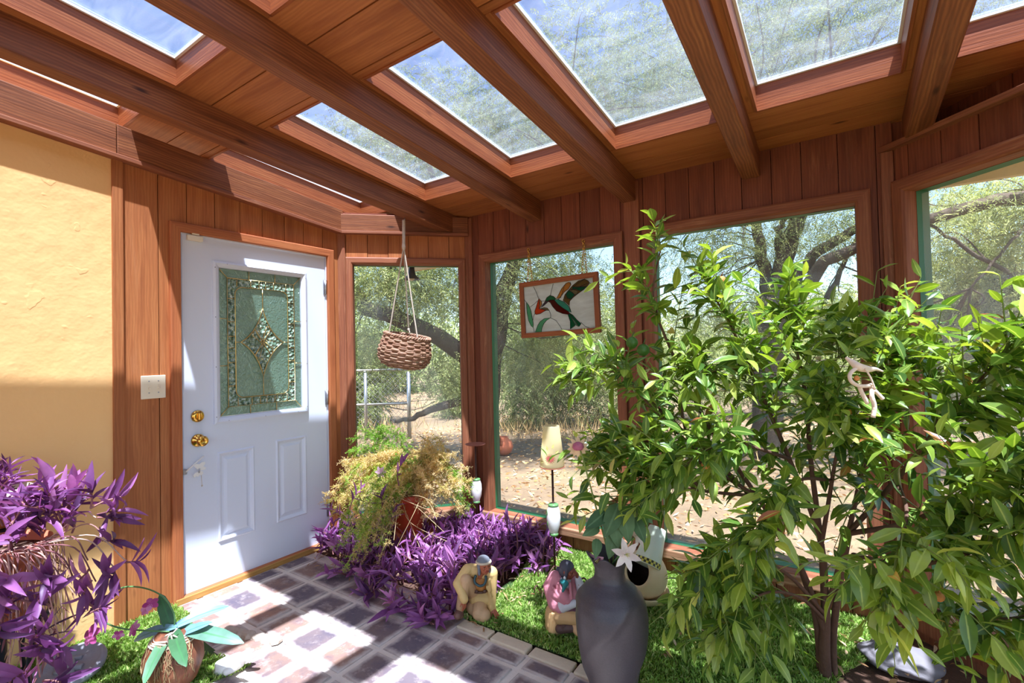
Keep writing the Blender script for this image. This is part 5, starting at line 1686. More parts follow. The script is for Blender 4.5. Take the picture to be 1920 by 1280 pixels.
for k in range(46):    # dry top
    frond(fend(random.choice([random.uniform(680, 735), random.uniform(790, 880), random.uniform(800, 885)]), random.uniform(845, 905) if k % 2 else random.uniform(900, 975), random.uniform(3.05, 3.35)), random.uniform(.6, .95))
for k in range(26):    # mixed green over the door edge
    frond(fend(random.uniform(612, 735), random.uniform(900, 1010), random.uniform(2.85, 3.15)), random.choice([.2, .35, .5, .7]))
for k in range(16):    # falling to the ground
    frond(fend(random.uniform(640, 720), random.uniform(985, 1060), random.uniform(2.75, 2.95)), random.choice([.55, .75, .35]))
for k in range(15):    # bright green behind
    frond(fend(random.uniform(655, 730), random.uniform(800, 875), random.uniform(3.2, 3.42)), random.uniform(.12, .3))
for k in range(8):
    frond(fend(random.uniform(840, 885), random.uniform(880, 960), random.uniform(3.1, 3.3)), random.uniform(.1, .4))
for k in range(10):
    frond(fend(random.uniform(640, 700), random.uniform(860, 900), random.uniform(3.1, 3.3)), random.uniform(.55, .9))
for k in range(16):    # bare pale stems in front of the pot
    e = at(random.choice([random.uniform(715, 745), random.uniform(785, 850)]), random.uniform(960, 1040), random.uniform(2.78, 3.0)); a = c0_ + RNG.normal(size=3) * [.07, .07, .0]
    mm = (a + e) / 2 + np.array([0, -.06, .10]) + RNG.normal(size=3) * .09
    pcv = curve([a, mm, e], 14); st.tube(pcv, .0017, 4, tone=random.uniform(.7, 1), cap=False)
P_ = np.array(P_); D_ = np.array(D_); LL_ = np.array(LL_); T_ = np.clip(T_, 0, 1)
kp = inside(P_, .025) & (P_[:, 2] > .01) & (P_[:, 0] > XA + .03)
V, F = needle_batch(P_[kp], D_[kp], LL_[kp], .0034)
np_mesh('foliage', V, F, M['fern'], root, tone=np.array(T_)[kp], smooth=False)
st.build('stem', M['straw'], root)['kind'] = 'stuff'
print('fern needles', int(kp.sum()))
# pink bloom stuck in the fern
c = at(714, 884, 2.98)
root = thing('artificial_flower', 'pale pink silk flower stuck among the dry fern', 'flower', c)
n = 6
V, F, uv, per = leaf_batch(np.tile(c, (n, 1)), nrm(np.array([CR * math.cos(2 * math.pi * k / n) + CU * math.sin(2 * math.pi * k / n) - CF * .35 for k in range(n)])), np.tile(-CF, (n, 1)), .038, .022, .5, .2)
np_mesh('petal', V, F, M['pink_petal'], root, tone=np.full(len(F), .6), uv=uv)
mb = MB(); mb.tube(curve([c, c + np.array([.0, .01, -.06]), pc_ + [.05, -.03, .37]], 10), .002, 5); mb.build('stem', M['citrus_twig'], root)

# ---- pots of purple heart on the black stand by the stucco wall
sc = at(18, 1165, 1.84)
ring_z = sc[2]; P0 = np.array([-2.66, .40, 0.0])
root = thing('plant_stand', 'black iron plant stand by the stucco wall', 'plant stand', P0)
for rr, zz in ((.165, .375), (.10, .12)):
    mb = MB(); mb.tube([(P0[0] + rr * math.cos(t), P0[1] + rr * math.sin(t), zz) for t in np.linspace(0, 2 * math.pi, 40, endpoint=False)], .011, 8, close=True); mb.build('ring', M['black_iron'], root)
for az in (40, 130, 220, 310):
    c_, s_ = math.cos(math.radians(az)), math.sin(math.radians(az))
    mb = MB(); mb.tube(curve([(P0[0] + .165 * c_, P0[1] + .165 * s_, .375), (P0[0] + .13 * c_, P0[1] + .13 * s_, .2), (P0[0] + .17 * c_, P0[1] + .17 * s_, .008)], 12), .008, 8); mb.build('leg', M['black_iron'], root)
    mb = MB(); mb.tube([(P0[0], P0[1], .366), (P0[0] + .165 * c_, P0[1] + .165 * s_, .366)], .005, 6); mb.build('spoke', M['black_iron'], root)
B0 = np.array([P0[0], P0[1], .386])
root = thing('potted_purple_heart', 'terracotta pot of trailing purple heart on the black stand', 'potted plant', B0)
mb = MB(); mb.lathe([(.105, 0), (.11, .004), (.150, .215), (.166, .217), (.172, .275), (.162, .279), (.148, .225), (0, .22)], B0, 48); mb.build('pot', M['terracotta'], root)
mb = MB(); mb.lathe([(0, .248), (.08, .250), (.152, .240)], B0, 24); mb.build('soil', M['soil'], root)
sh = []
tc = B0 + [0, 0, .25]
for x, y, d, n in ((55, 950, 1.86, 11), (15, 930, 1.92, 8), (100, 950, 1.88, 7), (150, 940, 1.9, 4), (10, 985, 1.78, 5), (85, 905, 1.92, 4)):
    for k in range(n):
        b = at(x + random.uniform(-25, 25), y + random.uniform(10, 60), d); sh.append((b, np.array([.25, .05, 1]) + RNG.normal(size=3) * .35, random.uniform(.06, .15), random.uniform(.085, .125)))
# trailing stems with leaves at their ends
trail = [((235, 1050), 1.88, .085), ((215, 1065), 1.85, .08), ((200, 1010), 1.9, .07), ((180, 970), 1.9, .075), ((60, 1080), 1.62, .09), ((20, 1090), 1.6, .09), ((100, 1075), 1.68, .08), ((70, 1140), 1.62, .09), ((35, 1200), 1.6, .085), ((100, 1130), 1.75, .08),
         ((150, 1120), 1.75, .075), ((180, 1090), 1.8, .08), ((40, 1250), 1.6, .085), ((110, 1195), 1.66, .08), ((75, 1270), 1.6, .08), ((20, 1160), 1.58, .09), ((140, 1160), 1.7, .075), ((60, 1225), 1.62, .085), ((165, 1050), 1.82, .07), ((90, 1110), 1.66, .085)]
dry = MB()
for (x, y), d, ll in trail:
    e = at(x, y, d); a = tc + nrm((e - tc) * [1, 1, 0]) * .16 + [0, 0, .02]
    m = (a + e) / 2 + [0, 0, .06] + nrm((e - tc) * [1, 1, 0]) * .04
    pcv = curve([tc, a, m, e], 18); dry.tube(pcv, .0024, 6, tone=random.random(), cap=False)
    dv_ = nrm(e - m)
    for k in range(random.choice([1, 2, 2])): sh.append((np.array(e) + RNG.normal(size=3) * .012, dv_ * .5 + RNG.normal(size=3) * .5 + [.2, 0, .25], random.uniform(.04, .08), ll * 1.3))
for k in range(60):       # withered strands hanging below the rim
    az = random.uniform(-1.6, 1.0); a = tc + np.array([.165 * math.cos(az), .165 * math.sin(az), .03]); L = random.uniform(.1, .42)
    pcv = curve([a, a + np.array([.05 * math.cos(az), .05 * math.sin(az), -.03]), a + np.array([.06 * math.cos(az) + random.gauss(0, .03), .06 * math.sin(az) + random.gauss(0, .03), -L])], 14)
    dry.tube(pcv, .0015, 5, tone=random.random(), cap=False)
purple_build(root, purple(sh))
dry.build('withered_strand', M['dry_stem'], root)['kind'] = 'stuff'
N = 420; az = RNG.uniform(-1.7, 1.1, N); P = np.stack([tc[0] + (.17 + RNG.random(N) * .07) * np.cos(az), tc[1] + (.17 + RNG.random(N) * .07) * np.sin(az), tc[2] + .02 - RNG.random(N) * .42], 1)
V, F, uv, per = leaf_batch(P, np.stack([RNG.normal(size=N) * .4, RNG.normal(size=N) * .4, -np.ones(N)], 1), RNG.normal(size=(N, 3)), RNG.uniform(.03, .07, N), RNG.uniform(.006, .012, N), RNG.uniform(-.8, .8, N), .8)
np_mesh('dry_leaf', V, F, M['dry_stem'], root, tone=np.repeat(RNG.random(N), per), uv=uv)['kind'] = 'stuff'
# second pot behind, higher up
B1 = at(-6, 985, 2.0); 
root = thing('plant_stand', 'tall pedestal behind the purple heart pots against the stucco', 'plant stand', (B1[0], B1[1], 0))
mb = MB(); mb.lathe([(.10, 0), (.10, .02), (.03, .05), (.03, B1[2] - .05), (.10, B1[2] - .02), (.10, B1[2] - .002)], (B1[0], B1[1], 0), 24); mb.build('pedestal', M['black_iron'], root)
root = thing('potted_purple_heart', 'small orange pot with a whitened rim behind the larger terracotta pot', 'potted plant', B1)
mb = MB(); mb.lathe([(.075, 0), (.098, .11), (.09, .11), (0, .10)], B1, 32); mb.build('pot', plain('orange_clay', lin(216, 126, 66), .7, var=.12), root)
mb = MB(); mb.lathe([(.106, .108), (.112, .112), (.110, .150), (.100, .152), (.096, .112)], B1, 32); mb.build('rim', plain('lime_stained_rim', lin(232, 214, 190), .8, var=.15), root)
mb = MB(); mb.lathe([(0, .13), (.098, .128)], B1, 20); mb.build('soil', M['soil'], root)
sh = [(B1 + [random.gauss(0, .03), random.gauss(0, .03), .13], np.array([.1, -.1, 1]) + RNG.normal(size=3) * .4, random.uniform(.06, .14), random.uniform(.07, .1)) for k in range(16)]
purple_build(root, purple(sh))

# ---- silk orchid in a coconut husk
oc_ = at(326, 1226, 1.98); Ro = .108
root = thing('artificial_orchid', 'magenta silk orchid with blue green leaves in a coconut husk pot', 'artificial plant', (oc_[0], oc_[1], 0))
mb = MB(); zc = max(.0, oc_[2])
zb = .004; H = zc + .11
mb.lathe([(0, zb), (.05, zb), (.085, .035), (Ro, .10), (Ro * .97, .15), (.080, .205), (.055, .232), (.045, .236), (0, .225)], (oc_[0], oc_[1], 0), 36, fn=lambda th, i, r, z: (r * (1 + .02 * math.cos(3 * th)), z)); mb.build('coconut_pot', M['coconut'], root)
ct = np.array([oc_[0], oc_[1], .228])
Dq = depth_of(ct)
q = lambda x, y, d=0.0: at(x, y, Dq + d)
tips = [((296, 1118), .04, .052, .2), ((248, 1216), -.02, .045, .7), ((276, 1270), -.16, .05, .9), ((322, 1252), -.19, .056, .9), ((428, 1222), -.07, .060, .5), ((418, 1150), .08, .045, .7), ((386, 1176), -.03, .035, .4), ((300, 1160), .12, .05, .6)]
for k, ((x, y), d, wd, cu) in enumerate(tips):
    a = ct + RNG.normal(size=3) * .012; e = q(x, y, d); dv_ = e - a; L = float(np.linalg.norm(dv_)) * (1 + cu * .22)
    rot = nrm(nrm(dv_) + UP * cu * .5)
    V, F, uv, per = leaf_batch(np.array([a]), np.array([rot]), np.array([nrm(UP * .8 - CF * .6)]), L, wd, cu, .25, [(0, .35), (.2, .75), (.45, 1.0), (.7, .95), (.9, .6), (1, .08)])
    np_mesh('leaf', V, F, M['orchid_leaf'], root, tone=np.full(len(F), (.05, .8, .35, .1, .55, 1.0, .95, .6)[k]), uv=uv)
for pts, fl in (([(327, 1178, 0), (326, 1150, .0), (305, 1118, .02), (270, 1102, .05), (230, 1101, .07), (200, 1120, .08)], [(283, 1132, .0, .030), (197, 1140, .06, .024), (272, 1143, .02, .022)]), ([(318, 1184, -.02), (280, 1182, -.03), (230, 1178, -.02), (195, 1165, .0), (170, 1140, .02)], [(252, 1178, -.05, .032), (222, 1190, -.04, .022), (172, 1190, .0, .042)])):
    mb = MB(); mb.tube(curve([q(*p) for p in pts], 24), .0032, 6); mb.build('flower_stem', M['green_glaze'], root)
    for x, y, d, ps in fl:
        c = q(x, y, d); n = 5; dd = nrm(-CF * .6 + RNG.normal(size=3) * .5); e1 = nrm(np.cross(dd, UP)); e2 = np.cross(dd, e1)
        dirs = np.array([e1 * math.cos(2 * math.pi * k / n) + e2 * math.sin(2 * math.pi * k / n) + dd * .15 for k in range(n)])
        V, F, uv, per = leaf_batch(np.tile(c, (n, 1)), dirs, np.tile(dd, (n, 1)), ps, ps * .72, .4, .15, [(0, .25), (.2, .7), (.45, 1), (.7, 1), (.9, .6), (1, .1)])
        np_mesh('flower', V, F, M['orchid_petal'], root, tone=np.repeat(RNG.random(n), per), uv=uv)
mb = MB()
for k in range(4):
    zz = .219 - .006 * k; rr = .066 + .006 * k
    mb.tube([(oc_[0] + rr * math.cos(t), oc_[1] + rr * math.sin(t), zz + .003 * math.sin(t * 5 + k)) for t in np.linspace(0, 2 * math.pi, 30, endpoint=False)], .0035, 6, close=True)
bw = q(322, 1186, -.075)
for sx, sy in ((-12, 8), (10, -8), (14, 10), (-6, 22), (6, 26)):
    mb.tube(curve([bw, bw + CR * sx * .0011 - CU * sy * .0005 - CF * .01, bw + CR * sx * .0022 - CU * sy * .0022], 8), .003, 6)
mb.build('raffia_tie', M['rope'], root)
mb = MB()
for k in range(26):
    az = random.uniform(-1.9, .5); rr = Ro * .7
    pts = []
    for t in np.linspace(0, 1, 8):
        zz = .215 - t * random.uniform(.08, .16); r_ = np.interp(zz, [0, .035, .1, .15, .205, .232], [.05, .087, Ro, Ro * .97, .082, .056]) + .004
        a_ = az + math.sin(t * 6 + k) * .12; pts.append((oc_[0] + r_ * math.cos(a_), oc_[1] + r_ * math.sin(a_), zz))
    mb.tube(pts, .0012, 4, cap=False)
mb.build('root_fibre', M['straw'], root)['kind'] = 'stuff'

# ---- silk flowers in the dark vase
vt = vb + np.array([0, 0, .50])
Dv = depth_of(vb + [0, 0, .55])
q = lambda x, y, d=0.0: at(x, y, Dv + d)


def lily(x, y, d, fwd, size, label, mat='lily_petal', stem_mid=None):
    c = q(x, y, d); root = thing('silk_lily', label, 'artificial flower', c)
    dd = nrm(fwd); e1 = nrm(np.cross(dd, UP)); e2 = np.cross(e1, dd); n = 6
    dirs = np.array([e1 * math.cos(2 * math.pi * k / n + .4) + e2 * math.sin(2 * math.pi * k / n + .4) + dd * .75 for k in range(n)])
    V, F, uv, per = leaf_batch(np.tile(c - dd * size * .3, (n, 1)), dirs, np.tile(dd, (n, 1)), size, size * .42, .7, .25, [(0, .3), (.2, .75), (.45, 1), (.68, .85), (.88, .4), (1, .03)])
    np_mesh('petal', V, F, M[mat], root, tone=np.repeat(RNG.random(n), per), uv=uv)
    mb = MB()
    for k in range(5):
        mb.tube([c - dd * size * .2, c + dd * size * .25 + (e1 * math.cos(k * 1.26) + e2 * math.sin(k * 1.26)) * size * .1], .0013, 5)
    mb.build('stamen', M['yellow_leaf'], root)
    mb = MB(); a = vt + RNG.normal(size=3) * [.015, .015, 0]; mb.tube(curve([c - dd * size * .28, (c + a) / 2 + UP * .02, a], 12), .0025, 6); mb.build('stem', M['green_glaze'], root)


lily(1175, 1040, -.085, dirv(.15, .35, .9), .062, 'cream silk lily facing the room over the vase rim')
lily(1198, 1003, -.01, dirv(.6, .3, .6), .055, 'cream silk lily above and behind the open one in the vase')
lily(1121, 1050, -.02, dirv(-.6, -.35, .5), .050, 'pale pink silk lily drooping over the vase rim', 'pink_petal')
root = thing('silk_leaf_spray', 'dark green silk leaf spray standing in the charcoal vase', 'artificial plant', vt)
LP, LD, LU, LL2, LW2, LT = [], [], [], [], [], []
for pts, lv in (([(1150, 1045, 0), (1140, 1010, -.01), (1130, 970, 0)], [(1120, 1010, 1118, 1040), (1122, 985, 1100, 1000), (1135, 960, 1105, 985)]), ([(1160, 1045, 0), (1165, 1000, -.02), (1160, 950, -.03)], [(1155, 985, 1145, 1040), (1150, 965, 1160, 1020), (1168, 950, 1180, 1010), (1160, 945, 1138, 1000)]), ([(1170, 1045, .01), (1190, 1000, .0), (1195, 950, .0)], [(1190, 970, 1208, 1010), (1195, 950, 1220, 975)]), ([(1142, 1045, 0), (1120, 960, .02), (1090, 850, .04), (1084, 840, .04)], [])):
    pc = curve([vt] + [q(*p) for p in pts], 18); mb = MB(); mb.tube(pc, .003, 6); mb.build('stem', M['citrus_twig'], root)
    for x0, y0, x1, y1 in lv:
        a = q(x0, y0, -.02); e = q(x1, y1, -.07); LP.append(a); LD.append(e - a); LU.append(-CF + UP * .4); LL2.append(np.linalg.norm(e - a) * 1.15); LW2.append(np.linalg.norm(e - a) * .62); LT.append(random.random())
V, F, uv, per = leaf_batch(np.array(LP), np.array(LD), np.array(LU), np.array(LL2), np.array(LW2), .4, .2, [(0, .3), (.15, .85), (.35, 1.0), (.6, .85), (.85, .4), (1, .03)])
np_mesh('leaf', V, F, M['vase_leaf'], root, tone=np.repeat(LT, per), uv=uv)
c = q(1084, 838, .04); n = 12
V, F, uv, per = leaf_batch(np.tile(c, (n, 1)), nrm(np.array([CR * math.cos(2 * math.pi * k / n) + CU * math.sin(2 * math.pi * k / n) - UP * .3 for k in range(n)])), np.tile(-CF, (n, 1)), .046, .018, .7, .2)
np_mesh('dry_petal', V, F, M['dead_leaf'], root, tone=np.full(len(F), .95), uv=uv)
mb = MB(); mb.lathe([(0, -.012), (.016, -.010), (.022, .0), (.018, .014), (.006, .020), (0, .02)], c, 16, fn=lambda th, i, r, z: (r * (1 + .08 * math.cos(9 * th + i)), z)); mb.build('bloom', plain('dusky_pink_bloom', lin(176, 96, 116), .7, var=.4, vscale=90), root)

# ---- artificial turf
def turf(name, label, test, x0, x1, y0, y1, n, loc):
    P = np.stack([RNG.uniform(x0, x1, n), RNG.uniform(y0, y1, n), np.zeros(n)], 1)
    P = P[test(P[:, 0], P[:, 1])]; n = len(P)
    d = np.stack([RNG.normal(0, .45, n) + .15, RNG.normal(0, .45, n), np.ones(n)], 1); d = nrm(d)
    s = nrm(np.cross(d, RNG.normal(size=(n, 3)))); L = RNG.uniform(.016, .034, n)[:, None]; w = .0014
    m = P + d * L * .55; e = m + nrm(d + RNG.normal(size=(n, 3)) * .5 + [0, 0, -.25]) * L * .5
    tone = RNG.random(n); F3 = np.arange(n * 4).reshape(-1, 4)
    V3 = np.stack([P - s * w, P + s * w, m + s * w * .8, e], 1).reshape(-1, 3)
    o = np_mesh(name, V3, F3, M['turf'], None, loc, tone=tone, smooth=False)
    tag(o, label, 'artificial grass', None, 'stuff'); return o


onA = lambda x, y: (y > 1.885) & (x > -1.63 + .04 * np.sin(y * 9)) & (x < .05 + .12 * np.sin(y * 5)) & (y < YC - .02) & (x + y < XD + YC - .04)
turf('artificial_turf', 'bright green artificial turf around the two figurines', onA, -1.7, .2, 1.88, 2.92, 78000, (-.9, 2.3, 0))
onB = lambda x, y: (y < 1.05 + .05 * np.sin(x * 8) + (x < -2.7) * .06) & (x < -2.195 + .03 * np.sin(y * 13)) & (x > XA + .01)
turf('artificial_turf', 'green artificial turf mat at the foot of the stucco wall', onB, -3.05, -2.1, .1, 1.15, 42000, (-2.6, .7, 0))
mb = MB(); b0 = len(mb.v); z = -.002
mb.v += [(-1.64, 1.887, z), (-.06, 1.887, z), (-.06, 2.90, z), (-1.64, 2.90, z)]; mb.face([0, 1, 2, 3])
mb.v += [(XA, .0, z), (-2.19, .0, z), (-2.19, 1.07, z), (XA, 1.10, z)]; mb.face([4, 5, 6, 7])
struct(mb.build('floor', plain('turf_backing', lin(60, 84, 40), .9, var=.3, vscale=60)))
# dead leaves on the turf and soil
mb_pts = [(on_z(x + random.uniform(-r, r), y + random.uniform(-r * .5, r * .5)), random.random()) for x, y, r, n in ((1060, 1120, 60, 16), (960, 1120, 40, 6), (1020, 1068, 40, 22), (1300, 1170, 60, 12), (1250, 1230, 60, 8), (1450, 1180, 90, 16), (1680, 1230, 120, 50), (1800, 1200, 80, 20), (1620, 1180, 60, 16)) for _ in range(n)]
P = np.array([p for p, _ in mb_pts]); P[:, 2] = .022; P = P[inside(P, .05)]; N = len(P)
V, F, uv, per = leaf_batch(P, np.stack([RNG.normal(size=N), RNG.normal(size=N), RNG.uniform(-.1, .3, N)], 1), UP + RNG.normal(size=(N, 3)) * .3, RNG.uniform(.022, .05, N), RNG.uniform(.008, .018, N), RNG.uniform(-.5, 1.4, N), RNG.uniform(.1, .6, N))
tag(np_mesh('fallen_leaves', V, F, M['dead_leaf'], None, (-.6, 2.3, 0), tone=np.repeat(RNG.random(N), per), uv=uv), 'scattered dead leaves lying on the turf and soil', 'fallen leaves', None, 'stuff')
# rock under the citrus
c = on_z(1690, 1245); c[2] = 0
bm = bmesh.new(); bmesh.ops.create_icosphere(bm, subdivisions=4, radius=1)
for v in bm.verts:
    n_ = v.co.normalized(); k = 1 + .10 * math.sin(n_.x * 5 + 1) * math.cos(n_.y * 4) + .05 * math.sin(n_.z * 9 + n_.x * 7)
    v.co = Vector((n_.x * .14 * k, n_.y * .10 * k, n_.z * .05 * k + .02))
me = bpy.data.meshes.new('rock'); bm.to_mesh(me); bm.free(); me.materials.append(M['rock']); me.polygons.foreach_set('use_smooth', [True] * len(me.polygons))
tag(link('rock', me, None, c), 'flat grey rock on the soil under the citrus', 'rock')
# ---------------------------------------------------------------- sculpted figures (one continuous skin per body or garment)
def sdf(prims, P):
    out = []
    for pr in prims:
        if pr[0] == 'c':
            _, a, b, ra, rb = pr[:5]
            a = np.array(a); b = np.array(b); ab = b - a
            t = np.clip(((P - a) @ ab) / (ab @ ab + 1e-12), 0, 1)
            out.append(np.linalg.norm(P - a - t[:, None] * ab, axis=1) - (ra + (rb - ra) * t))
        else:
            _, c, r, R = pr[:4]
            q = (P - np.array(c)) @ R
            k = np.linalg.norm(q / np.array(r), axis=1)
            out.append((k - 1) * min(r))
    return np.array(out)


def blob(name, prims, mats, parent, voxel, smooth=3, tone=.5):
    """merge capsules ('c', a, b, ra, rb, mat) and ellipsoids ('e', c, radii, R, mat) into one surface"""
    bm = bmesh.new()
    for pr in prims:
        if pr[0] == 'c':
            _, a, b, ra, rb = pr[:5]; a = np.array(a, float); b = np.array(b, float)
            d = b - a; L = np.linalg.norm(d); d = d / (L + 1e-9)
            x = np.cross(d, [0, 0, 1.0] if abs(d[2]) < .9 else [1.0, 0, 0]); x /= np.linalg.norm(x); y = np.cross(d, x)
            rings = [(a, ra, -k) for k in (80, 50, 25)] + [(a, ra, 0), (b, rb, 0)] + [(b, rb, k) for k in (25, 50, 80)]
            n = 14; prev = None; first = None
            for c, r, an in rings:
                an = math.radians(an)
                cur = [bm.verts.new(c + d * math.sin(an) * r + (x * math.cos(2 * math.pi * k / n) + y * math.sin(2 * math.pi * k / n)) * math.cos(an) * r) for k in range(n)]
                if prev:
                    for k in range(n): bm.faces.new((prev[k], prev[(k + 1) % n], cur[(k + 1) % n], cur[k]))
                else: first = cur
                prev = cur
            bm.faces.new(first[::-1]); bm.faces.new(prev)
        else:
            _, c, r, R = pr[:4]
            Mx = Matrix.Identity(4)
            for i in range(3):
                for j in range(3): Mx[i][j] = R[i][j] * r[j]
                Mx[i][3] = c[i]
            bmesh.ops.create_uvsphere(bm, u_segments=20, v_segments=14, radius=1.0, matrix=Mx)
    bmesh.ops.recalc_face_normals(bm, faces=bm.faces)
    me = bpy.data.meshes.new(name); bm.to_mesh(me); bm.free()
    o = bpy.data.objects.new(name, me); COL.objects.link(o)
    rm = o.modifiers.new('r', 'REMESH'); rm.mode = 'VOXEL'; rm.voxel_size = voxel; rm.use_smooth_shade = True
    sm = o.modifiers.new('s', 'SMOOTH'); sm.factor = .5; sm.iterations = smooth
    dg = bpy.context.evaluated_depsgraph_get(); ev = o.evaluated_get(dg)
    me2 = bpy.data.meshes.new_from_object(ev, depsgraph=dg)
    bpy.data.objects.remove(o)
    off = root_loc(parent)
    V = np.zeros(len(me2.vertices) * 3, np.float32); me2.vertices.foreach_get('co', V); V = V.reshape(-1, 3)
    cen = np.zeros(len(me2.polygons) * 3, np.float32); me2.polygons.foreach_get('center', cen); cen = cen.reshape(-1, 3)
    me2.materials.clear()
    for m in (mats if isinstance(mats, (list, tuple)) else [mats]): me2.materials.append(m)
    if isinstance(mats, (list, tuple)) and len(mats) > 1:
        S = sdf(prims, cen); mi = np.array([pr[-1] for pr in prims])[np.argmin(S, 0)]
        me2.polygons.foreach_set('material_index', mi.astype(np.int32))
    else:
        me2.polygons.foreach_set('material_index', np.zeros(len(me2.polygons), np.int32))
    me2.vertices.foreach_set('co', (V - off.astype(np.float32)).ravel())
    me2.polygons.foreach_set('use_smooth', np.ones(len(me2.polygons), bool))
    a = me2.attributes.new('tone', 'FLOAT', 'FACE'); a.data.foreach_set('value', np.full(len(me2.polygons), tone, np.float32))
    me2.update()
    ob = bpy.data.objects.new(name, me2); COL.objects.link(ob); ob.parent = parent
    return ob


def head(c, fwd, up, s, skin=0, dark=1, lip=2):
    """prims of a head of height 2*s*1.0 facing fwd"""
    R = frame_of(fwd, up)
    P = lambda x, y, z: np.array(c) + R @ np.array([x, y, z]) * s
    pr = [('e', P(0, -.08, .12), (.74 * s, .88 * s, .88 * s), R, skin), ('e', P(0, .08, -.38), (.56 * s, .66 * s, .66 * s), R, skin), ('e', P(0, .40, -.80), (.26 * s, .24 * s, .22 * s), R, skin),
          ('c', P(0, .74, .10), P(0, .98, -.24), .09 * s, .15 * s, skin), ('c', P(-.10, .84, -.28), P(.10, .84, -.28), .11 * s, .11 * s, skin),
          ('c', P(-.38, .72, .16), P(.38, .72, .16), .11 * s, .11 * s, skin), ('e', P(-.36, .56, -.22), (.2 * s, .18 * s, .16 * s), R, skin), ('e', P(.36, .56, -.22), (.2 * s, .18 * s, .16 * s), R, skin),
          ('c', P(-.17, .74, -.50), P(.17, .74, -.50), .085 * s, .085 * s, lip), ('c', P(-.14, .72, -.60), P(.14, .72, -.60), .085 * s, .085 * s, lip),
          ('e', P(-.28, .71, .01), (.13 * s, .08 * s, .06 * s), R, dark), ('e', P(.28, .71, .01), (.13 * s, .08 * s, .06 * s), R, dark),
          ('e', P(-.74, -.05, -.05), (.10 * s, .18 * s, .26 * s), R, skin), ('e', P(.74, -.05, -.05), (.10 * s, .18 * s, .26 * s), R, skin)]
    return pr, P, R


def hand(w, fdir, palm_n, s, thumb_side=1, mat=0, curl=.5):
    """wrist w, pointing along fdir, palm facing palm_n"""
    f = nrm(np.array(fdir, float)); n = nrm(np.array(palm_n, float) - f * (np.array(palm_n) @ f)); r = np.cross(f, n) * thumb_side
    w = np.array(w, float)
    pr = [('c', w, w + f * .35 * s, .20 * s, .22 * s, mat), ('c', w + f * .3 * s + r * .16 * s, w + f * .72 * s + r * .2 * s, .17 * s, .14 * s, mat), ('c', w + f * .3 * s - r * .16 * s, w + f * .68 * s - r * .22 * s, .17 * s, .13 * s, mat)]
    for k, (o, L) in enumerate(((.28, .72), (.10, .84), (-.08, .78), (-.26, .60))):
        a = w + f * .72 * s + r * o * s; b = a + (f * math.cos(curl * .6) + n * math.sin(curl * .6)) * L * .5 * s; c = b + (f * math.cos(curl * 1.5) + n * math.sin(curl * 1.5)) * L * .45 * s
        pr += [('c', a, b, .088 * s, .08 * s, mat), ('c', b, c, .08 * s, .062 * s, mat)]
    a = w + f * .22 * s + r * .24 * s; b = a + (f * .5 + r * .75 + n * .25) * .36 * s; c = b + (f * .8 + r * .25 + n * .3) * .34 * s
    pr += [('c', a, b, .11 * s, .09 * s, mat), ('c', b, c, .09 * s, .07 * s, mat)]
    return pr


fig = lambda nm, c, r=.6, **k: plain(nm, lin(*c), r, **k)
SK = fig('painted_brown_skin', (172, 96, 66), .5); SKD = fig('painted_dark_line', (62, 36, 30), .5); SKL = fig('painted_lip', (150, 66, 54), .5)
# ---- kneeling man
base = on_z(897, 1160); base[2] = 0
D0 = depth_of(on_z(897, 1156))
root = thing('figurine', 'kneeling man figurine in tan clothes with a grey headband on the turf', 'figurine', base)
q = lambda x, y, d=0.0: at(820 + x * .15625, 1000 + y * .15625, D0 + d)
s = .042
hc = q(560, 375, -.035); hf = dirv(.52, .10, .85); hu = dirv(.02, 1, .05)
hp, HPt, HR = head(hc, hf, hu, s)
neck = q(520, 470, -.01)
body = hp + [('c', HPt(0, -.15, -.5), neck, .021, .023, 0), ('c', neck, q(505, 560, .03), .024, .030, 0), ('c', q(505, 560, .035), q(490, 700, .06), .030, .030, 0)]
wL, wR = q(318, 800, -.085), q(662, 900, -.02)
body += [('c', q(300, 720, -.075), wL, .012, .0105, 0), ('c', q(655, 800, -.01), wR, .012, .0105, 0)]
body += hand(wL, dirv(.12, -1, .15), dirv(-.6, 0, -.6), .036, -1, 0, .45) + hand(wR, dirv(.6, -.62, .4), dirv(.1, -.8, -.3), .036, -1, 0, .4)
blob('body', body, [SK, SKD, SKL], root, .0022, 2)
SH = fig('tan_tunic_paint', (216, 180, 116), .6, var=.12, vscale=30)
shirt = [('c', q(400, 440, .01), q(640, 470, .0), .034, .034, 0), ('c', q(500, 480, .03), q(490, 690, .045), .048, .044, 0), ('c', q(420, 520, .03), q(450, 700, .04), .036, .036, 0), ('c', q(600, 520, .02), q(560, 700, .03), .034, .034, 0),
         ('c', q(365, 440, .0), q(248, 600, -.045), .032, .026, 0), ('c', q(248, 600, -.05), q(318, 775, -.083), .025, .019, 0), ('c', q(304, 750, -.080), q(322, 788, -.085), .0215, .0215, 0),
         ('c', q(655, 470, .0), q(655, 700, -.005), .030, .023, 0), ('c', q(655, 700, -.005), q(656, 890, -.01), .023, .019, 0), ('c', q(652, 868, -.01), q(658, 905, -.01), .0215, .0215, 0),
         ('c', q(470, 760, .02), q(580, 770, .015), .044, .038, 0)]
for a, b in (((300, 560), (330, 640)), ((270, 640), (300, 700)), ((620, 560), (640, 680)), ((600, 640), (650, 760))):
    shirt.append(('c', q(a[0], a[1], -.035), q(b[0], b[1], -.035), .008, .006, 0))
blob('tunic', shirt, SH, root, .0026, 3)
blob('undershirt', [('c', q(480, 560, -.006), q(500, 650, .0), .024, .026, 0), ('c', q(540, 560, -.006), q(530, 650, .0), .022, .024, 0)], fig('orange_shirt_paint', (196, 128, 64), .6), root, .0026, 2)
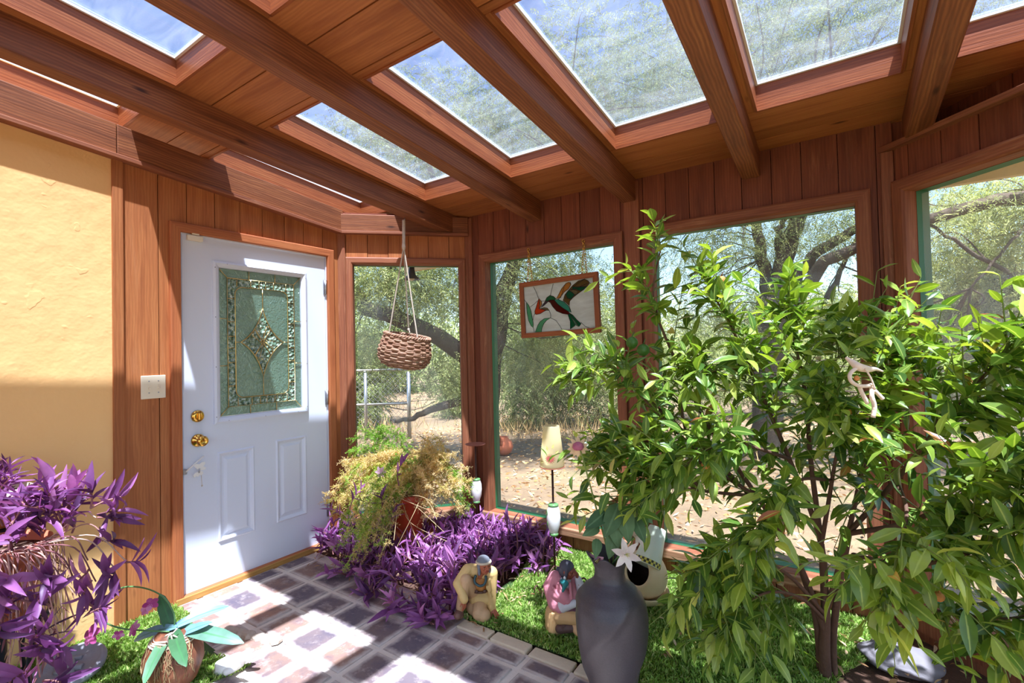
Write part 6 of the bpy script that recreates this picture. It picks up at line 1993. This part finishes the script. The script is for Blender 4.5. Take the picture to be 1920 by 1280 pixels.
TR = fig('beige_trouser_paint', (202, 162, 120), .6, var=.12, vscale=30)
pants = [('c', q(470, 740, .04), q(340, 560, -.045), .040, .031, 0), ('c', q(340, 560, -.045), q(280, 880, -.05), .030, .024, 0),
         ('c', q(520, 780, .04), q(500, 950, -.04), .048, .036, 0), ('c', q(430, 880, .01), q(560, 980, -.045), .036, .034, 0), ('c', q(540, 985, -.03), q(430, 930, .10), .032, .025, 0)]
blob('trousers', pants, TR, root, .0026, 3)
SO = fig('brown_boot_paint', (124, 88, 76), .6, var=.15)
blob('boot', [('c', q(285, 860, -.05), q(270, 930, -.05), .022, .020, 0), ('c', q(268, 940, -.05), q(240, 985, -.085), .019, .018, 0), ('c', q(275, 950, -.045), q(280, 985, -.04), .016, .016, 0)], SO, root, .0024, 2)
blob('boot', [('c', q(430, 925, .10), q(400, 930, .14), .020, .017, 0)], SO, root, .0024, 2)
HRM = fig('grey_hair_paint', (116, 118, 124), .6, var=.15)
hair = [('e', HPt(0, -.10, .40), (.80 * s, .90 * s, .70 * s), HR, 0), ('e', HPt(0, -.35, -.1), (.74 * s, .62 * s, .9 * s), HR, 0), ('c', HPt(-.68, .02, .2), HPt(-.72, .0, -1.0), .22 * s, .2 * s, 0), ('c', HPt(.68, .02, .2), HPt(.70, .0, -.9), .22 * s, .18 * s, 0)]
blob('hair', hair, HRM, root, .0024, 2)
mb = MB(); mb.tube([HPt(.80 * math.cos(t), -.08 + .93 * math.sin(t), .34 + .02 * math.sin(t)) for t in np.linspace(0, 2 * math.pi, 28, endpoint=False)], .0062, 8, close=True); mb.build('headband', fig('cream_headband_paint', (206, 186, 160), .6, var=.2, vscale=80), root)
mb = MB(); nk = [q(x, y, d) for x, y, d in ((462, 500, -.035), (445, 560, -.045), (462, 600, -.05), (510, 628, -.055), (560, 610, -.05), (582, 560, -.045), (580, 505, -.035))]
mb.tube(curve(nk, 30), .0065, 8); mb.build('necklace', fig('dark_turquoise_beads', (50, 76, 78), .4, var=.5, vscale=120), root)
mb = MB(); mb.tube(curve([q(425, 690, -.015), q(470, 706, -.030), q(540, 706, -.030), q(595, 690, -.012)], 12), .006, 8)
for x, y in ((470, 692), (568, 690)):
    mb.lathe([(0, -.003), (.008, -.002), (.009, .0), (.008, .002), (0, .003)], n=14, M=Matrix.Translation(Vector(q(x, y + 6, -.040))) @ Vector((0, 0, 1)).rotation_difference(Vector(-CF)).to_matrix().to_4x4())
mb.build('belt', fig('brown_belt_paint', (96, 66, 52), .5), root)
# ---- seated woman
base = on_z(1062, 1186); base[2] = 0
D1 = depth_of(on_z(1060, 1183))
root = thing('figurine', 'seated woman figurine in a pink shawl resting her cheek on her hand', 'figurine', base)
q = lambda x, y, d=0.0: at(820 + x * .15625, 1000 + y * .15625, D1 + d)
s = .040
hc = q(1565, 435, -.01); hf = dirv(.80, -.12, .5); hu = dirv(.12, 1, .05)
SK2 = fig('painted_dark_brown_skin', (140, 74, 56), .5)
hp, HPt, HR = head(hc, hf, hu, s)
body = hp + [('c', HPt(0, -.15, -.5), q(1520, 545, .01), .020, .022, 0), ('c', q(1520, 545, .01), q(1520, 700, .03), .03, .04, 0), ('c', q(1520, 700, .03), q(1530, 900, .03), .04, .045, 0)]
w1, w2 = q(1682, 535, -.02), q(1660, 835, -.06)
body += [('c', q(1700, 600, -.02), w1, .011, .010, 0), ('c', q(1600, 850, -.05), w2, .011, .010, 0)]
body += hand(w1, dirv(-.12, 1, -.05), dirv(-.9, 0, .1), .034, 1, 0, .9) + hand(w2, dirv(.9, .35, -.1), dirv(.1, -.3, -.9), .034, 1, 0, .4)
blob('body', body, [SK2, SKD, SKL], root, .0022, 2)
SL = fig('grey_white_blouse_paint', (206, 204, 206), .6, var=.08, vscale=30)
blob('blouse', [('c', q(1520, 560, .015), q(1530, 780, .03), .040, .046, 0), ('c', q(1660, 640, .02), q(1735, 690, .0), .028, .026, 0), ('c', q(1735, 690, .0), q(1690, 545, -.018), .025, .016, 0), ('c', q(1705, 700, -.0), q(1690, 755, -.01), .022, .016, 0),
                ('c', q(1440, 640, .0), q(1500, 880, -.045), .028, .026, 0), ('c', q(1500, 880, -.045), q(1640, 838, -.058), .025, .018, 0), ('c', q(1490, 560, -.02), q(1530, 620, -.04), .014, .010, 0)], SL, root, .0025, 3)
SW = fig('dusty_pink_shawl_paint', (206, 132, 142), .65, var=.14, vscale=24)
shawl = [('c', q(1420, 530, .0), q(1370, 650, .0), .034, .036, 0), ('c', q(1370, 650, .0), q(1420, 830, -.02), .040, .038, 0), ('c', q(1430, 540, -.01), q(1530, 760, -.045), .024, .026, 0), ('c', q(1420, 720, -.03), q(1560, 800, -.052), .028, .02, 0), ('c', q(1420, 830, -.025), q(1470, 900, -.045), .030, .022, 0),
         ('c', q(1600, 540, .02), q(1620, 770, -.03), .022, .024, 0), ('c', q(1460, 520, .04), q(1600, 530, .045), .034, .03, 0), ('c', q(1400, 600, .05), q(1440, 850, .05), .042, .045, 0), ('c', q(1600, 580, .05), q(1600, 800, .05), .034, .036, 0)]
for a, b in (((1385, 640), (1480, 800)), ((1400, 760), (1530, 850)), ((1460, 600), (1560, 790)), ((1590, 600), (1610, 780))):
    shawl.append(('c', q(a[0], a[1], -.045), q(b[0], b[1], -.06), .007, .006, 0))
blob('shawl', shawl, SW, root, .0026, 3)
mb = MB()
for k in range(13):
    x = 1470 + k * 15
    mb.tube([q(x, 905 - k * 1.5, -.055), q(x + 4, 950, -.057), q(x + 2, 1000 - abs(k - 6) * 4, -.058)], [.0045, .0045, .003], 6)
mb.build('shawl_fringe', fig('plum_fringe_paint', (112, 70, 82), .7), root)
SKT = fig('tan_skirt_paint', (206, 164, 112), .65, var=.12, vscale=24)
sk = [('c', q(1420, 960, .0), q(1420, 1110, .0), .052, .050, 0), ('c', q(1500, 980, .01), q(1480, 1060, .01), .055, .045, 0), ('c', q(1540, 1010, -.02), q(1630, 1030, -.03), .042, .036, 0), ('c', q(1400, 1080, -.01), q(1400, 1180, -.005), .040, .030, 0), ('c', q(1500, 900, .03), q(1490, 1010, .03), .055, .060, 0), ('c', q(1420, 950, .02), q(1375, 1165, .0), .040, .030, 0), ('c', q(1480, 980, -.03), q(1640, 1010, -.055), .042, .034, 0), ('c', q(1640, 1010, -.05), q(1700, 1030, -.02), .034, .03, 0), ('c', q(1480, 1050, .05), q(1640, 1060, .05), .050, .045, 0), ('c', q(1420, 1020, -.03), q(1390, 1170, -.03), .026, .018, 0), ('c', q(1450, 1060, .02), q(1480, 1140, .03), .036, .03, 0), ('c', q(1560, 1080, .03), q(1660, 1100, .02), .04, .03, 0)]
for k in range(5):
    sk.append(('c', q(1380 + k * 18, 960, -.045), q(1350 + k * 14, 1170, -.035), .007, .008, 0))
blob('skirt', sk, SKT, root, .0026, 3)
BT = fig('dark_brown_boot_paint', (92, 66, 60), .6, var=.15)
blob('boot', [('c', q(1470, 1140, -.055), q(1640, 1125, -.07), .022, .021, 0)] + [('c', q(1500 + k * 25, 1105, -.074), q(1504 + k * 25, 1160, -.074), .005, .005, 0) for k in range(6)], BT, root, .0024, 2)
blob('moccasin', [('c', q(1645, 1115, -.07), q(1685, 1175, -.085), .020, .019, 0), ('c', q(1690, 1100, -.06), q(1720, 1160, -.07), .018, .017, 0)], fig('tan_moccasin_paint', (210, 166, 120), .6), root, .0024, 2)
hair = [('e', HPt(0, -.18, .30), (.84 * s, .92 * s, .80 * s), HR, 0), ('e', HPt(0, -.45, -.15), (.80 * s, .66 * s, .9 * s), HR, 0), ('c', HPt(.62, .18, .3), HPt(.70, .05, -.75), .24 * s, .22 * s, 0), ('c', HPt(-.62, .18, .3), HPt(-.70, .05, -.6), .24 * s, .2 * s, 0), ('e', HPt(0, -1.15, -.45), (.38 * s, .36 * s, .40 * s), HR, 0)]
blob('hair', hair, fig('charcoal_hair_paint', (74, 72, 82), .6, var=.15), root, .0024, 2)
mb = MB(); e = HPt(.86, .10, -.62); mb.lathe([(0, -.010), (.006, -.006), (.0065, .002), (.003, .008), (0, .010)], e, 12); mb.build('earring', M['white_ceramic'], root)
blob('kerchief', [('c', q(1500, 575, -.045), q(1540, 600, -.06), .012, .014, 0), ('c', q(1540, 600, -.06), q(1505, 690, -.062), .013, .006, 0)], fig('teal_kerchief_paint', (40, 122, 122), .6), root, .0022, 2)

# ---- white animal ornament lying at the corner of the pavers
a0 = on_z(430, 1268, .0); Dz = depth_of(on_z(440, 1245, .03))
root = thing('animal_figurine', 'white ceramic animal figurine lying where the turf meets the pavers', 'figurine', (a0[0], a0[1], 0))
q = lambda x, y, d=0.0: at(380 + x * .13542, 1140 + y * .13542, Dz + d)
I3 = np.eye(3)
blob('body', [('c', q(180, 980, .0), q(300, 830, .0), .030, .038, 0), ('c', q(300, 830, .0), q(480, 730, .01), .040, .034, 0), ('c', q(480, 730, .01), q(600, 660, .015), .028, .022, 0), ('c', q(230, 780, -.01), q(330, 740, .0), .018, .022, 0),
              ('c', q(430, 820, -.02), q(330, 880, -.03), .018, .015, 0), ('c', q(560, 690, .0), q(650, 610, .02), .018, .015, 0), ('c', q(620, 620, .02), q(690, 585, .02), .014, .008, 0), ('c', q(630, 700, -.01), q(740, 630, -.015), .015, .010, 0), ('c', q(120, 1020, .0), q(200, 900, .01), .016, .022, 0)],
     M['white_ceramic'], root, .0028, 2)
# ---------------------------------------------------------------- light, sky, camera
sun = bpy.data.lights.new('sun', 'SUN'); sun.energy = 9.6; sun.angle = .012; sun.color = (1.0, .96, .90)
so = bpy.data.objects.new('sun', sun); COL.objects.link(so)
so.rotation_euler = Vector((-.26, .225, -1)).to_track_quat('-Z', 'Y').to_euler(); so.location = (2, -2, 8)
w = bpy.data.worlds.new('sky'); scene.world = w; w.use_nodes = True
nt = w.node_tree; nt.nodes.clear()
sk = nt.nodes.new('ShaderNodeTexSky'); sk.sky_type = 'NISHITA'; sk.sun_disc = False; sk.sun_elevation = math.radians(68); sk.sun_rotation = math.radians(128)
sk.dust_density = 1.6; sk.air_density = 1.0; sk.ozone_density = 3.0
bg = nt.nodes.new('ShaderNodeBackground'); bg.inputs[1].default_value = .15
ou = nt.nodes.new('ShaderNodeOutputWorld')
nt.links.new(sk.outputs[0], bg.inputs[0]); nt.links.new(bg.outputs[0], ou.inputs[0])

cam = bpy.data.cameras.new('camera'); cam.sensor_width = 36; cam.sensor_fit = 'HORIZONTAL'; cam.lens = F_PX * 36 / 1920; cam.clip_start = .02; cam.clip_end = 300
co = bpy.data.objects.new('camera', cam); COL.objects.link(co)
m4 = Matrix.Identity(4)
for i in range(3):
    m4[i][0] = CR[i]; m4[i][1] = CU[i]; m4[i][2] = -CF[i]; m4[i][3] = CC[i]
co.matrix_world = m4
scene.camera = co
vs = scene.view_settings
vs.view_transform = 'Standard'; vs.look = 'None'; vs.exposure = 1.55; vs.gamma = 1.0; vs.use_curve_mapping = False
scene.cycles.max_bounces = 10; scene.cycles.diffuse_bounces = 5; scene.cycles.transparent_max_bounces = 24; scene.cycles.transmission_bounces = 6
scene.cycles.caustics_reflective = False; scene.cycles.caustics_refractive = False
scene.cycles.sample_clamp_indirect = 8.0
